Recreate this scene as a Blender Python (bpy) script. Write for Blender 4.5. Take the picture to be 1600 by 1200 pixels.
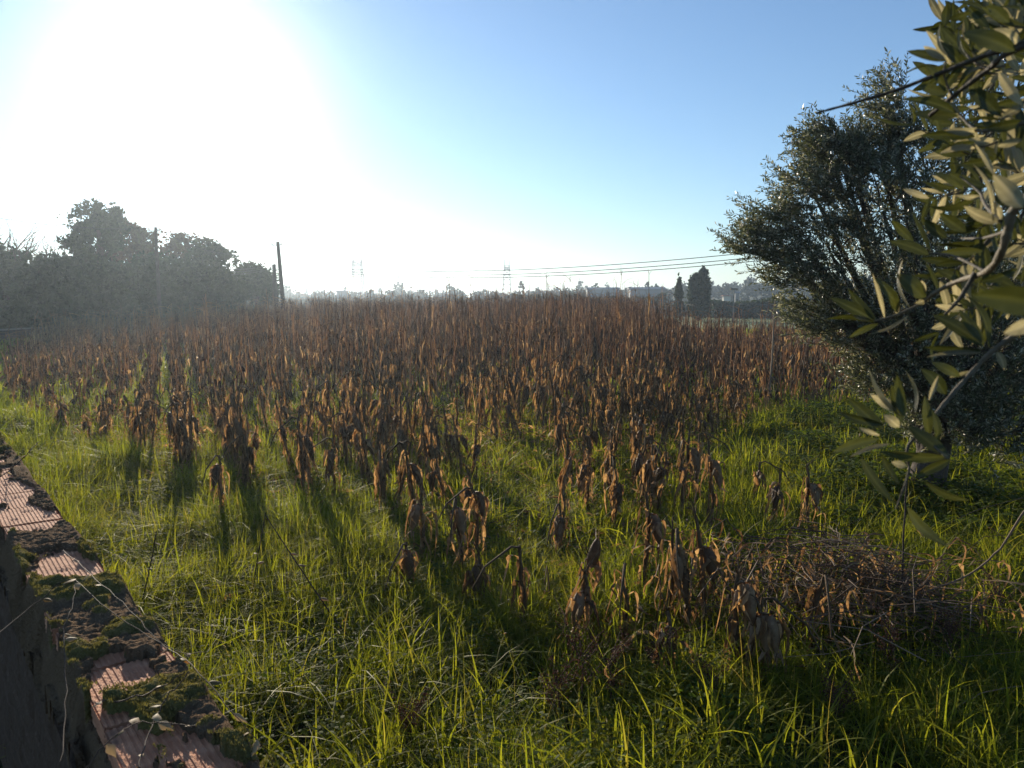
import bpy, math, random
import numpy as np
from mathutils import Vector, Matrix
PI = math.pi
rs = np.random.RandomState(7)
random.seed(7)
sc = bpy.context.scene
for o in list(bpy.data.objects):
    bpy.data.objects.remove(o)

# ------------------------------------------------------------------ camera
F = 1202.0; PITCH = math.atan(128 / F); CH = 2.3
cam_d = bpy.data.cameras.new('camera'); cam = bpy.data.objects.new('camera', cam_d)
sc.collection.objects.link(cam); sc.camera = cam
cam.location = (0, 0, CH)
cam.rotation_euler = (PI / 2 - PITCH, 0, 0)
cam_d.sensor_width = 36.0; cam_d.lens = 36.0 * F / 1600
cam_d.clip_start = 0.02; cam_d.clip_end = 20000
cam_d.dof.use_dof = True; cam_d.dof.focus_distance = 9.0; cam_d.dof.aperture_fstop = 12.0

# ------------------------------------------------------------------ sky, sun, exposure
SUN_EL = math.radians(13.6); SUN_AZ = math.radians(-22.4)      # azimuth from +Y towards +X
SUND = Vector((math.sin(SUN_AZ) * math.cos(SUN_EL), math.cos(SUN_AZ) * math.cos(SUN_EL), math.sin(SUN_EL)))
w = bpy.data.worlds.new("World"); sc.world = w; w.use_nodes = True
nt = w.node_tree; nt.nodes.clear()
def N(nt, t, **k):
    n = nt.nodes.new(t)
    for a, b in k.items(): setattr(n, a, b)
    return n
sky = N(nt, 'ShaderNodeTexSky', sky_type='NISHITA', sun_disc=False)
sky.sun_elevation = SUN_EL; sky.sun_rotation = SUN_AZ
sky.air_density = 1.0; sky.dust_density = 0.0; sky.ozone_density = 2.8; sky.altitude = 0
bg = N(nt, 'ShaderNodeBackground'); bg.inputs['Strength'].default_value = 0.106
out = N(nt, 'ShaderNodeOutputWorld')
# glow added to the sky round the sun, mostly imitating lens glare, by direction
geo = N(nt, 'ShaderNodeTexCoord')
nrm = N(nt, 'ShaderNodeVectorMath', operation='NORMALIZE')
dot = N(nt, 'ShaderNodeVectorMath', operation='DOT_PRODUCT'); dot.inputs[1].default_value = SUND
nt.links.new(geo.outputs['Generated'], nrm.inputs[0]); nt.links.new(nrm.outputs[0], dot.inputs[0])
mx = N(nt, 'ShaderNodeMath', operation='MAXIMUM'); mx.inputs[1].default_value = 0
nt.links.new(dot.outputs['Value'], mx.inputs[0])
def lobe(p, s):
    a = N(nt, 'ShaderNodeMath', operation='POWER'); a.inputs[1].default_value = p
    b = N(nt, 'ShaderNodeMath', operation='MULTIPLY'); b.inputs[1].default_value = s
    nt.links.new(mx.outputs[0], a.inputs[0]); nt.links.new(a.outputs[0], b.inputs[0]); return b
l1 = lobe(125, 8.0); l2 = lobe(9, .15)
sm = N(nt, 'ShaderNodeMath', operation='ADD'); nt.links.new(l1.outputs[0], sm.inputs[0]); nt.links.new(l2.outputs[0], sm.inputs[1])
cm = N(nt, 'ShaderNodeVectorMath', operation='SCALE'); cm.inputs[0].default_value = (1.0, .93, .82)
nt.links.new(sm.outputs[0], cm.inputs['Scale'])
ad = N(nt, 'ShaderNodeVectorMath', operation='ADD')
tn = N(nt, 'ShaderNodeVectorMath', operation='MULTIPLY'); tn.inputs[1].default_value = (.97, 1.0, 1.07)   # clean cool winter air
nt.links.new(sky.outputs[0], tn.inputs[0]); nt.links.new(tn.outputs[0], ad.inputs[0]); nt.links.new(cm.outputs[0], ad.inputs[1])
nt.links.new(ad.outputs[0], bg.inputs['Color']); nt.links.new(bg.outputs[0], out.inputs['Surface'])

sd = bpy.data.lights.new('sun', 'SUN'); sd.energy = 5.0; sd.angle = math.radians(0.5); sd.color = (1.0, .86, .66)
so = bpy.data.objects.new('sun', sd); sc.collection.objects.link(so); so.location = SUND * 50
so.rotation_euler = (-SUND).to_track_quat('-Z', 'Y').to_euler()

sc.view_settings.view_transform = 'Standard'; sc.view_settings.look = 'None'
sc.view_settings.exposure = 0.42; sc.view_settings.gamma = 1.0
sc.render.engine = 'CYCLES'
cy = sc.cycles
cy.max_bounces = 6; cy.diffuse_bounces = 3; cy.glossy_bounces = 2; cy.transmission_bounces = 4; cy.transparent_max_bounces = 6
cy.volume_bounces = 0; cy.use_adaptive_sampling = True; cy.adaptive_threshold = 0.02
cy.sample_clamp_indirect = 6
try: cy.use_denoising = True; cy.denoiser = 'OPENIMAGEDENOISE'
except Exception: pass

# ------------------------------------------------------------------ helpers
def ray(x, y):
    a = (x - 800) / F; b = (600 - y) / F
    v = np.array([a, math.cos(PITCH) + b * math.sin(PITCH), -math.sin(PITCH) + b * math.cos(PITCH)])
    return v / np.linalg.norm(v)
CAMP = np.array([0, 0, CH])
def pt(x, y, t): return CAMP + ray(x, y) * t                    # a point t metres away
def gp(x, y, z=0.0):                                            # a point on the plane at height z
    r = ray(x, y); return CAMP + r * ((z - CH) / r[2])
def at_y(x, y, Y):                                              # a point at ground distance Y
    r = ray(x, y); return CAMP + r * (Y / r[1])

def gh(x, y):                                                   # ground relief
    x = np.asarray(x, float); y = np.asarray(y, float)
    h = .045 * np.sin(x * 1.1 + .4 * y) * np.sin(y * .9 - .3 * x) + .03 * np.sin(2.3 * x + 1.2) * np.sin(2.7 * y)
    r = np.hypot(x, y)
    return h * np.clip((90 - r) / 60, 0, 1)

def hash2(ix, iy, s=0):
    v = np.sin(ix * 127.1 + iy * 311.7 + s * 74.7) * 43758.5453
    return v - np.floor(v)
def vnoise(x, y, s=0):
    x = np.asarray(x, float); y = np.asarray(y, float)
    ix = np.floor(x); iy = np.floor(y); fx = x - ix; fy = y - iy
    fx = fx * fx * (3 - 2 * fx); fy = fy * fy * (3 - 2 * fy)
    a = hash2(ix, iy, s); b = hash2(ix + 1, iy, s); c = hash2(ix, iy + 1, s); d = hash2(ix + 1, iy + 1, s)
    return a + (b - a) * fx + (c - a) * fy + (a - b - c + d) * fx * fy
def fbm(x, y, s=0, o=4):
    t = 0; amp = .5; n = 0
    for i in range(o):
        t = t + amp * vnoise(x * 2 ** i, y * 2 ** i, s + i); n += amp; amp *= .55
    return t / n

class MB:
    """collects quads / tris with a per-vertex value and per-face material index; build() links them as one mesh"""
    def __init__(s): s.v = []; s.q = []; s.t = []; s.r = []; s.n = 0; s.qm = []; s.tm = []
    def add(s, v, q=None, t=None, rnd=.5, mi=0):
        v = np.asarray(v, np.float32).reshape(-1, 3)
        if q is not None and len(q):
            q = np.asarray(q, np.int32) + s.n; s.q.append(q); s.qm.append(np.full(len(q), mi, np.int32))
        if t is not None and len(t):
            t = np.asarray(t, np.int32) + s.n; s.t.append(t); s.tm.append(np.full(len(t), mi, np.int32))
        s.v.append(v); s.r.append(np.broadcast_to(np.asarray(rnd, np.float32), (len(v),)) if np.ndim(rnd) == 0 else np.asarray(rnd, np.float32).reshape(-1)); s.n += len(v)
    def grid(s, P, rnd=.5, closed=False, mi=0):
        """P (N,K,M,3): N sheets of K by M points"""
        P = np.asarray(P, np.float32); n, K, M, _ = P.shape
        k = np.arange(K - 1)[:, None]; m = np.arange(M if closed else M - 1)[None]
        m2 = (m + 1) % M
        q = np.stack([k * M + m, k * M + m2, (k + 1) * M + m2, (k + 1) * M + m], -1).reshape(-1, 4)
        q = (q[None] + (np.arange(n) * K * M)[:, None, None]).reshape(-1, 4)
        r = np.broadcast_to(np.asarray(rnd, np.float32), (n,)); r = np.repeat(r, K * M)
        s.add(P.reshape(-1, 3), q=q, rnd=r, mi=mi)
    def ribbon(s, P, S, W, rnd=.5, fold=0., mi=0):
        """P (N,K,3) centre lines, S side vectors (N,3)|(N,K,3), W half widths (K,)|(N,K)"""
        P = np.asarray(P, float); S = np.asarray(S, float); W = np.asarray(W, float)
        if S.ndim == 2: S = S[:, None, :]
        if W.ndim == 1: W = W[None]
        o = S * W[..., None]
        if fold:
            T = np.gradient(P, axis=1); up = np.cross(S + 0 * T, T); up /= np.linalg.norm(up, axis=-1, keepdims=True) + 1e-9
            G = np.stack([P - o + up * W[..., None] * fold, P + 0 * o, P + o + up * W[..., None] * fold], 2)
        else: G = np.stack([P - o, P + o], 2)
        s.grid(G, rnd, mi=mi)
    def tube(s, P, R, sides=5, rnd=.5, mi=0):
        P = np.asarray(P, float)
        if P.ndim == 2: P = P[None]
        R = np.asarray(R, float)
        if R.ndim == 0: R = np.full(P.shape[:2], float(R))
        if R.ndim == 1: R = np.broadcast_to(R[None], P.shape[:2])
        T = np.gradient(P, axis=1); T /= np.linalg.norm(T, axis=-1, keepdims=True) + 1e-9
        ref = np.where(np.abs(T[:, :1, 2:3]) > .9, np.array([[[1., 0, 0]]]), np.array([[[0, 0, 1.]]]))
        A = np.cross(T, ref + 0 * T); A /= np.linalg.norm(A, axis=-1, keepdims=True) + 1e-9
        B = np.cross(T, A)
        th = np.arange(sides) * 2 * PI / sides
        G = P[:, :, None] + R[..., None, None] * (A[:, :, None] * np.cos(th)[None, None, :, None] + B[:, :, None] * np.sin(th)[None, None, :, None])
        s.grid(G, rnd, closed=True, mi=mi)
    def box(s, c, h, rnd=.5, M=None, mi=0):
        v = np.array([[x, y, z] for x in (-1, 1) for y in (-1, 1) for z in (-1, 1)], float) * np.asarray(h)
        if M is not None: v = v @ np.asarray(M).T
        s.add(v + np.asarray(c), q=[[0, 1, 3, 2], [4, 6, 7, 5], [0, 4, 5, 1], [2, 3, 7, 6], [0, 2, 6, 4], [1, 5, 7, 3]], rnd=rnd, mi=mi)
    def mesh(s, name, mats, smooth=True):
        me = bpy.data.meshes.new(name)
        v = np.concatenate(s.v); me.vertices.add(len(v)); me.vertices.foreach_set('co', v.ravel())
        parts = []; starts = []; mi = []; c = 0
        if s.q:
            q = np.concatenate(s.q); parts.append(q.ravel()); starts.append(np.arange(len(q)) * 4); c = len(q) * 4; mi.append(np.concatenate(s.qm))
        if s.t:
            t = np.concatenate(s.t); parts.append(t.ravel()); starts.append(c + np.arange(len(t)) * 3); mi.append(np.concatenate(s.tm))
        L = np.concatenate(parts); st = np.concatenate(starts)
        me.loops.add(len(L)); me.loops.foreach_set('vertex_index', L.astype(np.int32))
        me.polygons.add(len(st)); me.polygons.foreach_set('loop_start', st.astype(np.int32))
        if not isinstance(mats, (list, tuple)): mats = [mats]
        for m in mats: me.materials.append(m)
        me.update(calc_edges=True)
        me.polygons.foreach_set('material_index', np.concatenate(mi))
        me.polygons.foreach_set('use_smooth', np.full(len(st), smooth))
        a = me.attributes.new('rnd', 'FLOAT', 'POINT'); a.data.foreach_set('value', np.concatenate(s.r).astype(np.float32))
        me.update(); return me
    def build(s, name, mats, parent=None, smooth=True):
        return link(name, s.mesh(name, mats, smooth), parent)
def link(name, me, parent=None):
    o = bpy.data.objects.new(name, me); sc.collection.objects.link(o)
    if parent is not None: o.parent = parent
    return o
def empty(name, loc=(0, 0, 0), rz=0):
    o = bpy.data.objects.new(name, None); sc.collection.objects.link(o); o.location = loc; o.rotation_euler = (0, 0, rz)
    o.empty_display_size = .1; return o
def tag(o, label=None, cat=None, group=None, kind=None):
    if label: o['label'] = label
    if cat: o['category'] = cat
    if group: o['group'] = group
    if kind: o['kind'] = kind
    return o

# ------------------------------------------------------------------ materials
def mat(name, cols, rough=.7, trans=0., tcol=None, nscale=0, namt=0., bump=0., bscale=20, spec=.3, coord='Object', metal=0):
    """cols: colours of a ramp driven by the 'rnd' attribute (one value per leaf / blade / stick) plus noise"""
    m = bpy.data.materials.new(name); m.use_nodes = True; nt = m.node_tree; nt.nodes.clear()
    o = N(nt, 'ShaderNodeOutputMaterial'); p = N(nt, 'ShaderNodeBsdfPrincipled')
    p.inputs['Roughness'].default_value = rough; p.inputs['Specular IOR Level'].default_value = spec; p.inputs['Metallic'].default_value = metal
    at = N(nt, 'ShaderNodeAttribute'); at.attribute_name = 'rnd'
    fac = at.outputs['Fac']
    if nscale:
        tc = N(nt, 'ShaderNodeTexCoord'); nz = N(nt, 'ShaderNodeTexNoise'); nz.inputs['Scale'].default_value = nscale; nz.inputs['Detail'].default_value = 6
        nt.links.new(tc.outputs[coord], nz.inputs['Vector'])
        s = N(nt, 'ShaderNodeMath', operation='SUBTRACT'); s.inputs[1].default_value = .5; nt.links.new(nz.outputs['Fac'], s.inputs[0])
        mu = N(nt, 'ShaderNodeMath', operation='MULTIPLY_ADD'); mu.inputs[1].default_value = namt
        nt.links.new(s.outputs[0], mu.inputs[0]); nt.links.new(fac, mu.inputs[2]); fac = mu.outputs[0]
    cr = N(nt, 'ShaderNodeValToRGB'); e = cr.color_ramp.elements
    n = len(cols)
    while len(e) < n: e.new(.5)
    for i, c in enumerate(cols): e[i].position = i / max(1, n - 1); e[i].color = (*c, 1)
    nt.links.new(fac, cr.inputs[0]); nt.links.new(cr.outputs[0], p.inputs['Base Color'])
    if bump:
        tc2 = N(nt, 'ShaderNodeTexCoord'); nb = N(nt, 'ShaderNodeTexNoise'); nb.inputs['Scale'].default_value = bscale; nb.inputs['Detail'].default_value = 8
        nt.links.new(tc2.outputs['Object'], nb.inputs['Vector'])
        bp = N(nt, 'ShaderNodeBump'); bp.inputs['Strength'].default_value = bump; bp.inputs['Distance'].default_value = .02
        nt.links.new(nb.outputs['Fac'], bp.inputs['Height']); nt.links.new(bp.outputs[0], p.inputs['Normal'])
    if trans:
        tr = N(nt, 'ShaderNodeBsdfTranslucent'); ms = N(nt, 'ShaderNodeMixShader'); ms.inputs[0].default_value = trans
        if tcol:
            mm = N(nt, 'ShaderNodeMix', data_type='RGBA', blend_type='MULTIPLY'); mm.inputs[0].default_value = 1
            nt.links.new(cr.outputs[0], mm.inputs[6]); mm.inputs[7].default_value = (*tcol, 1); nt.links.new(mm.outputs[2], tr.inputs['Color'])
        else: nt.links.new(cr.outputs[0], tr.inputs['Color'])
        nt.links.new(p.outputs[0], ms.inputs[1]); nt.links.new(tr.outputs[0], ms.inputs[2]); nt.links.new(ms.outputs[0], o.inputs[0])
    else: nt.links.new(p.outputs[0], o.inputs[0])
    return m
M = {}
M['grass'] = mat('grass_blades', [(.045, .065, .012), (.09, .12, .018), (.14, .165, .022), (.20, .21, .03), (.24, .19, .08)], .55, .54, (2.35, 2.2, .75), spec=.12)
M['weed'] = mat('weed_leaves', [(.035, .06, .012), (.06, .095, .016), (.10, .13, .02)], .7, .45, (2.1, 2.0, .8), spec=.12)
M['corn'] = mat('dry_corn_leaf', [(.045, .032, .022), (.10, .070, .044), (.17, .12, .072), (.26, .19, .11), (.42, .34, .22)], .7, .47, (2.1, 1.56, .90), nscale=30, namt=.9)
M['stalk'] = mat('dry_corn_stalk', [(.06, .04, .025), (.12, .08, .045), (.24, .17, .09)], .8, 0, spec=.1, nscale=14, namt=.8, bump=.3, bscale=60)
M['husk'] = mat('corn_husk', [(.06, .035, .02), (.14, .08, .04), (.30, .21, .12), (.42, .33, .2)], .55, .18, (1.6, 1.1, .7), nscale=22, namt=.6, bump=.4, bscale=70)
M['twig'] = mat('dry_twig', [(.05, .03, .022), (.13, .08, .05), (.28, .2, .13)], .7, nscale=12, namt=.4)
M['seed'] = mat('dry_seed_heads', [(.05, .02, .013), (.10, .042, .026), (.16, .08, .04)], .8, .2)
M['olive_far'] = mat('olive_leaves', [(.05, .06, .032), (.08, .097, .052), (.13, .15, .09), (.34, .34, .28)], .38, .28, (1.6, 1.5, .9), spec=.5)
M['olive_top'] = mat('olive_leaf_upper', [(.026, .033, .012), (.045, .054, .018), (.085, .095, .038)], .45, .22, (2.0, 1.8, .8), nscale=60, namt=.35, spec=.35, bump=.1, bscale=300)
M['olive_pale'] = mat('olive_leaf_underside_lit', [(.13, .125, .085), (.24, .23, .16), (.42, .39, .29)], .55, .5, (1.5, 1.35, .9), nscale=60, namt=.4, bump=.1, bscale=300)  # silvery undersides, with sunlight on the lit leaves put into the colour
M['bark'] = mat('bark', [(.035, .026, .02), (.075, .058, .045), (.13, .11, .09)], .85, nscale=6, namt=1.0, bump=.6, bscale=25)
M['bough'] = mat('olive_bough', [(.05, .04, .03), (.10, .085, .06), (.18, .15, .10)], .7, nscale=40, namt=.8, bump=.3, bscale=150)
M['tree_dark'] = mat('tree_foliage', [(.018, .026, .012), (.035, .048, .02), (.055, .07, .028)], .65, .25, (1.5, 1.6, .8))
M['tree_brown'] = mat('autumn_foliage', [(.04, .03, .018), (.07, .05, .028), (.09, .08, .035)], .7, .3, (1.5, 1.3, .8))
M['wood_far'] = mat('distant_foliage', [(.022, .034, .014), (.045, .06, .024), (.075, .085, .035)], .8)
M['concrete'] = mat('pole_concrete', [(.16, .15, .13), (.24, .22, .19)], .8, nscale=5, namt=.6)
M['steel'] = mat('galvanised_steel', [(.22, .23, .24), (.34, .35, .36)], .5, metal=.4)
M['wire'] = mat('cable', [(.03, .03, .03), (.05, .05, .05)], .6)
M['plaster'] = mat('pale_plaster', [(.45, .43, .39), (.6, .58, .53)], .8, nscale=.3, namt=.5)
M['rooftile'] = mat('roof_tiles', [(.22, .10, .06), (.33, .16, .09)], .8, nscale=1, namt=.5)
M['sheet'] = mat('metal_cladding', [(.14, .15, .17), (.2, .21, .23)], .5, nscale=.2, namt=.3)
M['glass'] = mat('window_glass', [(.02, .025, .03), (.04, .05, .06)], .15, spec=.6)

def ground_mat():
    m = bpy.data.materials.new('field_soil'); m.use_nodes = True; nt = m.node_tree
    p = nt.nodes['Principled BSDF']; p.inputs['Roughness'].default_value = .95; p.inputs['Specular IOR Level'].default_value = .1
    tc = N(nt, 'ShaderNodeTexCoord')
    def noise(sc_, d=6):
        n = N(nt, 'ShaderNodeTexNoise'); n.inputs['Scale'].default_value = sc_; n.inputs['Detail'].default_value = d; nt.links.new(tc.outputs['Object'], n.inputs['Vector']); return n
    a = noise(.9); b = noise(14)
    r1 = N(nt, 'ShaderNodeValToRGB'); r1.color_ramp.elements[0].color = (.030, .022, .013, 1); r1.color_ramp.elements[1].color = (.05, .065, .02, 1)
    r1.color_ramp.elements[0].position = .35; r1.color_ramp.elements[1].position = .65
    nt.links.new(a.outputs['Fac'], r1.inputs[0])
    r2 = N(nt, 'ShaderNodeValToRGB'); r2.color_ramp.elements[0].color = (.4, .4, .4, 1); r2.color_ramp.elements[1].color = (1.5, 1.4, 1.3, 1)
    nt.links.new(b.outputs['Fac'], r2.inputs[0])
    mm = N(nt, 'ShaderNodeMix', data_type='RGBA', blend_type='MULTIPLY'); mm.inputs[0].default_value = 1
    nt.links.new(r1.outputs[0], mm.inputs[6]); nt.links.new(r2.outputs[0], mm.inputs[7]); nt.links.new(mm.outputs[2], p.inputs['Base Color'])
    bp = N(nt, 'ShaderNodeBump'); bp.inputs['Strength'].default_value = .8; bp.inputs['Distance'].default_value = .04
    nt.links.new(b.outputs['Fac'], bp.inputs['Height']); nt.links.new(bp.outputs[0], p.inputs['Normal'])
    return m
M['ground'] = ground_mat()
M['meadow'] = mat('meadow_turf', [(.07, .10, .02), (.12, .16, .03), (.17, .20, .05)], .9, nscale=.06, namt=1.2, bump=.5, bscale=2)

# ------------------------------------------------------------------ ground, meadow, hills
def axis(lim, fine, n):
    u = np.linspace(-1, 1, n); return np.sign(u) * (np.abs(u) * fine + (lim - fine) * np.abs(u) ** 6)
gx = axis(1500, 40, 240); gy = axis(1500, 40, 240) + 10
GX, GY = np.meshgrid(gx, gy, indexing='ij')
b = MB(); b.grid(np.stack([GX, GY, gh(GX, GY)], -1)[None])
tag(b.build('ground', M['ground']), 'dark soil of the cornfield showing between grass and stalks', 'ground', kind='structure')
b = MB(); mxx, myy = np.meshgrid(np.linspace(2, 300, 60), np.linspace(66, 420, 60), indexing='ij')
mxx = mxx + (myy - 66) * -.12
b.grid(np.stack([mxx, myy, gh(mxx, myy) + .03 + 0 * mxx], -1)[None])
tag(b.build('meadow', M['meadow']), 'pale green mown meadow beyond the corn on the right', 'meadow', kind='structure')

def tri_leaves(b, C, size, rnd, aspect=.5, flat=0.):
    """one random oriented diamond leaf / leaf clump per centre"""
    n = len(C)
    d = rs.normal(size=(n, 3)); d[:, 2] *= (1 - flat); d /= np.linalg.norm(d, axis=1, keepdims=True)
    e = rs.normal(size=(n, 3)); e = np.cross(d, e); e /= np.linalg.norm(e, axis=1, keepdims=True)
    s = (size * rs.uniform(.6, 1.3, n))[:, None]
    V = np.stack([C - d * s, C + e * s * aspect + d * s * .1, C + d * s, C - e * s * aspect + d * s * .1], 1)
    q = np.arange(n * 4).reshape(n, 4)
    b.add(V, q=q, rnd=np.repeat(rnd, 4))

# the wooded ridge: a strip of terrain and one mass of tree crowns on it
hx = np.linspace(-900, 1900, 140)
def ridge_h(x, back):
    t = np.clip((x - 0) / 600, 0, 1)
    return .40 * (3 + 22 * t ** .7 + 5 * fbm(x / 160, 0 * x + back, 3)) * (.4 + .6 * back)
b = MB(); rows = []
for k, (yy, bk) in enumerate([(235, 0), (290, .45), (345, .8), (400, 1.), (520, .9), (700, 0)]):
    z = ridge_h(hx, bk) if bk else 0 * hx - .5
    rows.append(np.stack([hx * (yy / 900), 0 * hx + yy - .05 * hx, z], -1))
b.grid(np.array(rows)[None])
tag(b.build('hills', M['wood_far']), 'low wooded hills on the horizon', 'hills', kind='structure')
b = MB()
for k in range(2100):
    bk = random.choice([0.05, .2, .45, .7, .9, 1.]); x0 = random.uniform(-850, 1000)
    yy = 235 + 165 * bk; x = x0 * yy / 900; z = float(ridge_h(np.array(x0), bk)) if bk > .1 else 0
    y = yy - .05 * x0; r = random.uniform(1.3, 2.5); hh = r * random.uniform(1.2, 2.2)
    if random.random() < .08: r *= .6; hh *= 1.7
    n = 80; u = rs.normal(size=(n, 3)); u /= np.linalg.norm(u, axis=1, keepdims=True); u *= rs.uniform(.5, 1, (n, 1))
    C = np.array([x, y, z + hh * .62]) + u * np.array([r, r, hh * .62])
    tri_leaves(b, C, .6, np.clip(random.random() * .7 + rs.normal(0, .15, n), 0, 1), .8)
tag(b.build('distant_woods', M['wood_far'], smooth=False), 'hazy line of trees along the horizon', 'woods', kind='stuff')

# ------------------------------------------------------------------ far buildings
def building(name, cat, label, px0, px1, pyt, Y, kind, windows=4, pyb=478):
    a = at_y(px0, pyt, Y); c = at_y(px1, pyt, Y)
    W_ = c[0] - a[0]; H_ = max(a[2], 3.0); D_ = W_ * .5 if kind != 'house' else W_ * .8
    r = empty(name, ((a[0] + c[0]) / 2, Y + D_ / 2, 0)); tag(r, label, cat)
    wall = MB(); wall.box((0, 0, H_ / 2), (W_ / 2, D_ / 2, H_ / 2)); wall.build('wall', M['plaster'] if kind != 'shed' else M['sheet'], r, False)
    rf = MB()
    if kind == 'house':
        e = .5; x0 = W_ / 2 + e; y0 = D_ / 2 + e; h0 = H_ + .02; h1 = H_ + W_ * .22
        v = [(-x0, -y0, h0), (x0, -y0, h0), (x0, y0, h0), (-x0, y0, h0), (-x0 * .5, 0, h1), (x0 * .5, 0, h1)]
        rf.add(v, q=[[0, 1, 5, 4], [2, 3, 4, 5]], t=[[1, 2, 5], [3, 0, 4]]); rf.build('roof', M['rooftile'], r, False)
    else:
        v = []
        for x in (-W_ / 2 - .3, W_ / 2 + .3):
            for y, z in ((-D_ / 2 - .3, H_), (0, H_ + D_ * .06 + .3), (D_ / 2 + .3, H_)): v.append((x, y, z + .02))
        rf.add(v, q=[[0, 3, 4, 1], [1, 4, 5, 2]], t=[[0, 1, 2], [3, 5, 4]]); rf.build('roof', M['sheet'], r, False)
    for i in range(windows):
        x = -W_ / 2 + W_ * (i + .5) / windows
        g = MB(); g.box((x, -D_ / 2 - .03, H_ * .55), (W_ / windows * .25, .05, H_ * .14)); g.build('window', M['glass'], r, False)
building('warehouse', 'warehouse', 'pale low warehouse on the horizon beside the wider one', 918, 968, 452, 215, 'shed', 6)
building('warehouse', 'warehouse', 'wider pale warehouse on the horizon just left of the dark conifers', 985, 1040, 452, 200, 'shed', 7)
building('warehouse', 'warehouse', 'small flat building on the horizon left of the first pylon', 526, 542, 456, 220, 'shed', 3)
building('house', 'house', 'small house with a red tiled roof below the wooded ridge', 1131, 1142, 463, 190, 'house', 2)
building('house', 'house', 'tiny white hut to the right of the red roofed house', 1149, 1155, 458, 175, 'shed', 1)

# ------------------------------------------------------------------ trees
def branches(b, base, direction, length, radius, depth, spread=.6, kids=3, up=.25, tips=None, rnd=.5, sides=5, shrink=.68):
    d = Vector(direction).normalized(); p = Vector(base); pts = [p.copy()]; rad = [radius]
    k = 5
    for i in range(k):
        d = (d + Vector(rs.normal(0, .13, 3)) + Vector((0, 0, up * .12))).normalized()
        p = p + d * (length / k); pts.append(p.copy()); rad.append(radius * (1 - .55 * (i + 1) / k))
    b.tube(np.array([list(q) for q in pts]), np.array(rad), sides, rnd)
    if depth == 0:
        if tips is not None: tips.append((np.array(pts[-1]), np.array(d)))
        return
    for j in range(kids):
        i = random.randint(2, k) if j else k
        nd = (d + Vector(rs.normal(0, spread, 3))).normalized(); nd.z += up; nd.normalize()
        branches(b, pts[i], nd, length * shrink * random.uniform(.75, 1.15), rad[i] * .75, depth - 1, spread, kids, up, tips, rnd, max(3, sides - 1), shrink)

def crown_tree(name, label, cat, base, lobes, nleaf, leaf, m, trunk_r=.2, group=None, aspect=.5, gap=.45, gs=1.1):
    """base (x,y,0); lobes [(dx,dy,z, rx,ry,rz)] relative to the base"""
    r = empty(name, base); tag(r, label, cat, group)
    tb = MB(); top = max(l[2] for l in lobes)
    z1 = min(l[2] for l in lobes)
    tb.tube(np.array([(0, 0, -.1), (.05, 0, z1 * .5), (.0, .1, z1), (.1, .1, top)]), np.array([trunk_r * 1.2, trunk_r, trunk_r * .8, trunk_r * .25]), 7)
    for l in lobes:
        z0 = min(l[2], z1) * .7
        tb.tube(np.array([(0, 0, z0), (l[0] * .5, l[1] * .5, (z0 + l[2]) / 2 + .2), (l[0], l[1], l[2])]), np.array([trunk_r * .5, trunk_r * .35, trunk_r * .12]), 5)
    fol = MB(); vol = np.array([l[3] * l[4] * l[5] for l in lobes]) ** .66; vol = vol / vol.sum()
    for l, f in zip(lobes, vol):
        n = int(nleaf * f)
        u = rs.normal(size=(n * 3, 3)); u /= np.linalg.norm(u, axis=1, keepdims=True); rr = np.clip(rs.uniform(.1, 1, (n * 3, 1)) ** .5 * 1.12 + rs.normal(0, .09, (n * 3, 1)), 0, 1.5)
        P = u * rr * (1 + .28 * (fbm(u[:, 0] * 3 + l[0], u[:, 2] * 3 + u[:, 1] * 2, 5)[:, None] - .5) * 2)
        C = P * np.array(l[3:6]) + np.array(l[:3])
        g = fbm(C[:, 0] * gs + C[:, 1] * .7, C[:, 2] * gs * 1.5 + C[:, 1] * .5, 9, 3) + .45 * (fbm(C[:, 0] * 3.3 + C[:, 1], C[:, 2] * 3.9 - C[:, 1], 14, 2) - .5)
        C = C[rs.uniform(0, 1, len(C)) < np.clip((g - gap) * 9 + .25, .03, 1)][:n]
        C = C[C[:, 2] > .05]
        cl = fbm(C[:, 0] * 1.3, C[:, 2] * 1.3 + C[:, 1], 2, 2)
        tri_leaves(fol, C, leaf, np.clip(cl + rs.normal(0, .15, len(C)), 0, 1), aspect)
    tb.build('trunk', M['bark'], r); fol.build('crown', m, r, False)
    return r
def px_lobes(cx, Y, items):
    """items (px x, px y, px rx, px ry): ellipsoids of the crown at ground distance Y, read off as real metres"""
    bx = at_y(cx, 472, Y)[0]; o = []
    for x, y, rx, ry in items:
        c = at_y(x, y, Y); sx = rx * 1.12 * Y / F; sz = ry * 1.12 * Y / F
        o.append((c[0] - bx, random.uniform(-.4, .4) * sx, c[2], sx, sx * .9, sz))
    return (bx, Y, 0), o
b_, l_ = px_lobes(158, 58, [(150, 333, 27, 17), (128, 352, 27, 20), (165, 355, 28, 22), (118, 378, 22, 16), (150, 385, 30, 18), (178, 375, 18, 20), (140, 405, 26, 13), (172, 340, 16, 16)])
crown_tree('pine_tree', 'tall round topped pine rising above the dark trees on the left', 'tree', b_, l_, 11000, .17, M['tree_dark'], .3, gap=.50)
b_, l_ = px_lobes(205, 60, [(203, 368, 20, 17), (215, 385, 20, 22), (193, 400, 18, 24), (222, 410, 20, 22)])
crown_tree('leafy_tree', 'rounded brownish tree leaning against the right side of the tall pine', 'tree', b_, l_, 6500, .16, M['tree_brown'], .22, 'trees along the left edge of the field', gap=.48)
b_, l_ = px_lobes(262, 62, [(255, 385, 18, 18), (285, 382, 24, 15), (272, 405, 30, 22), (310, 392, 18, 16)])
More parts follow.
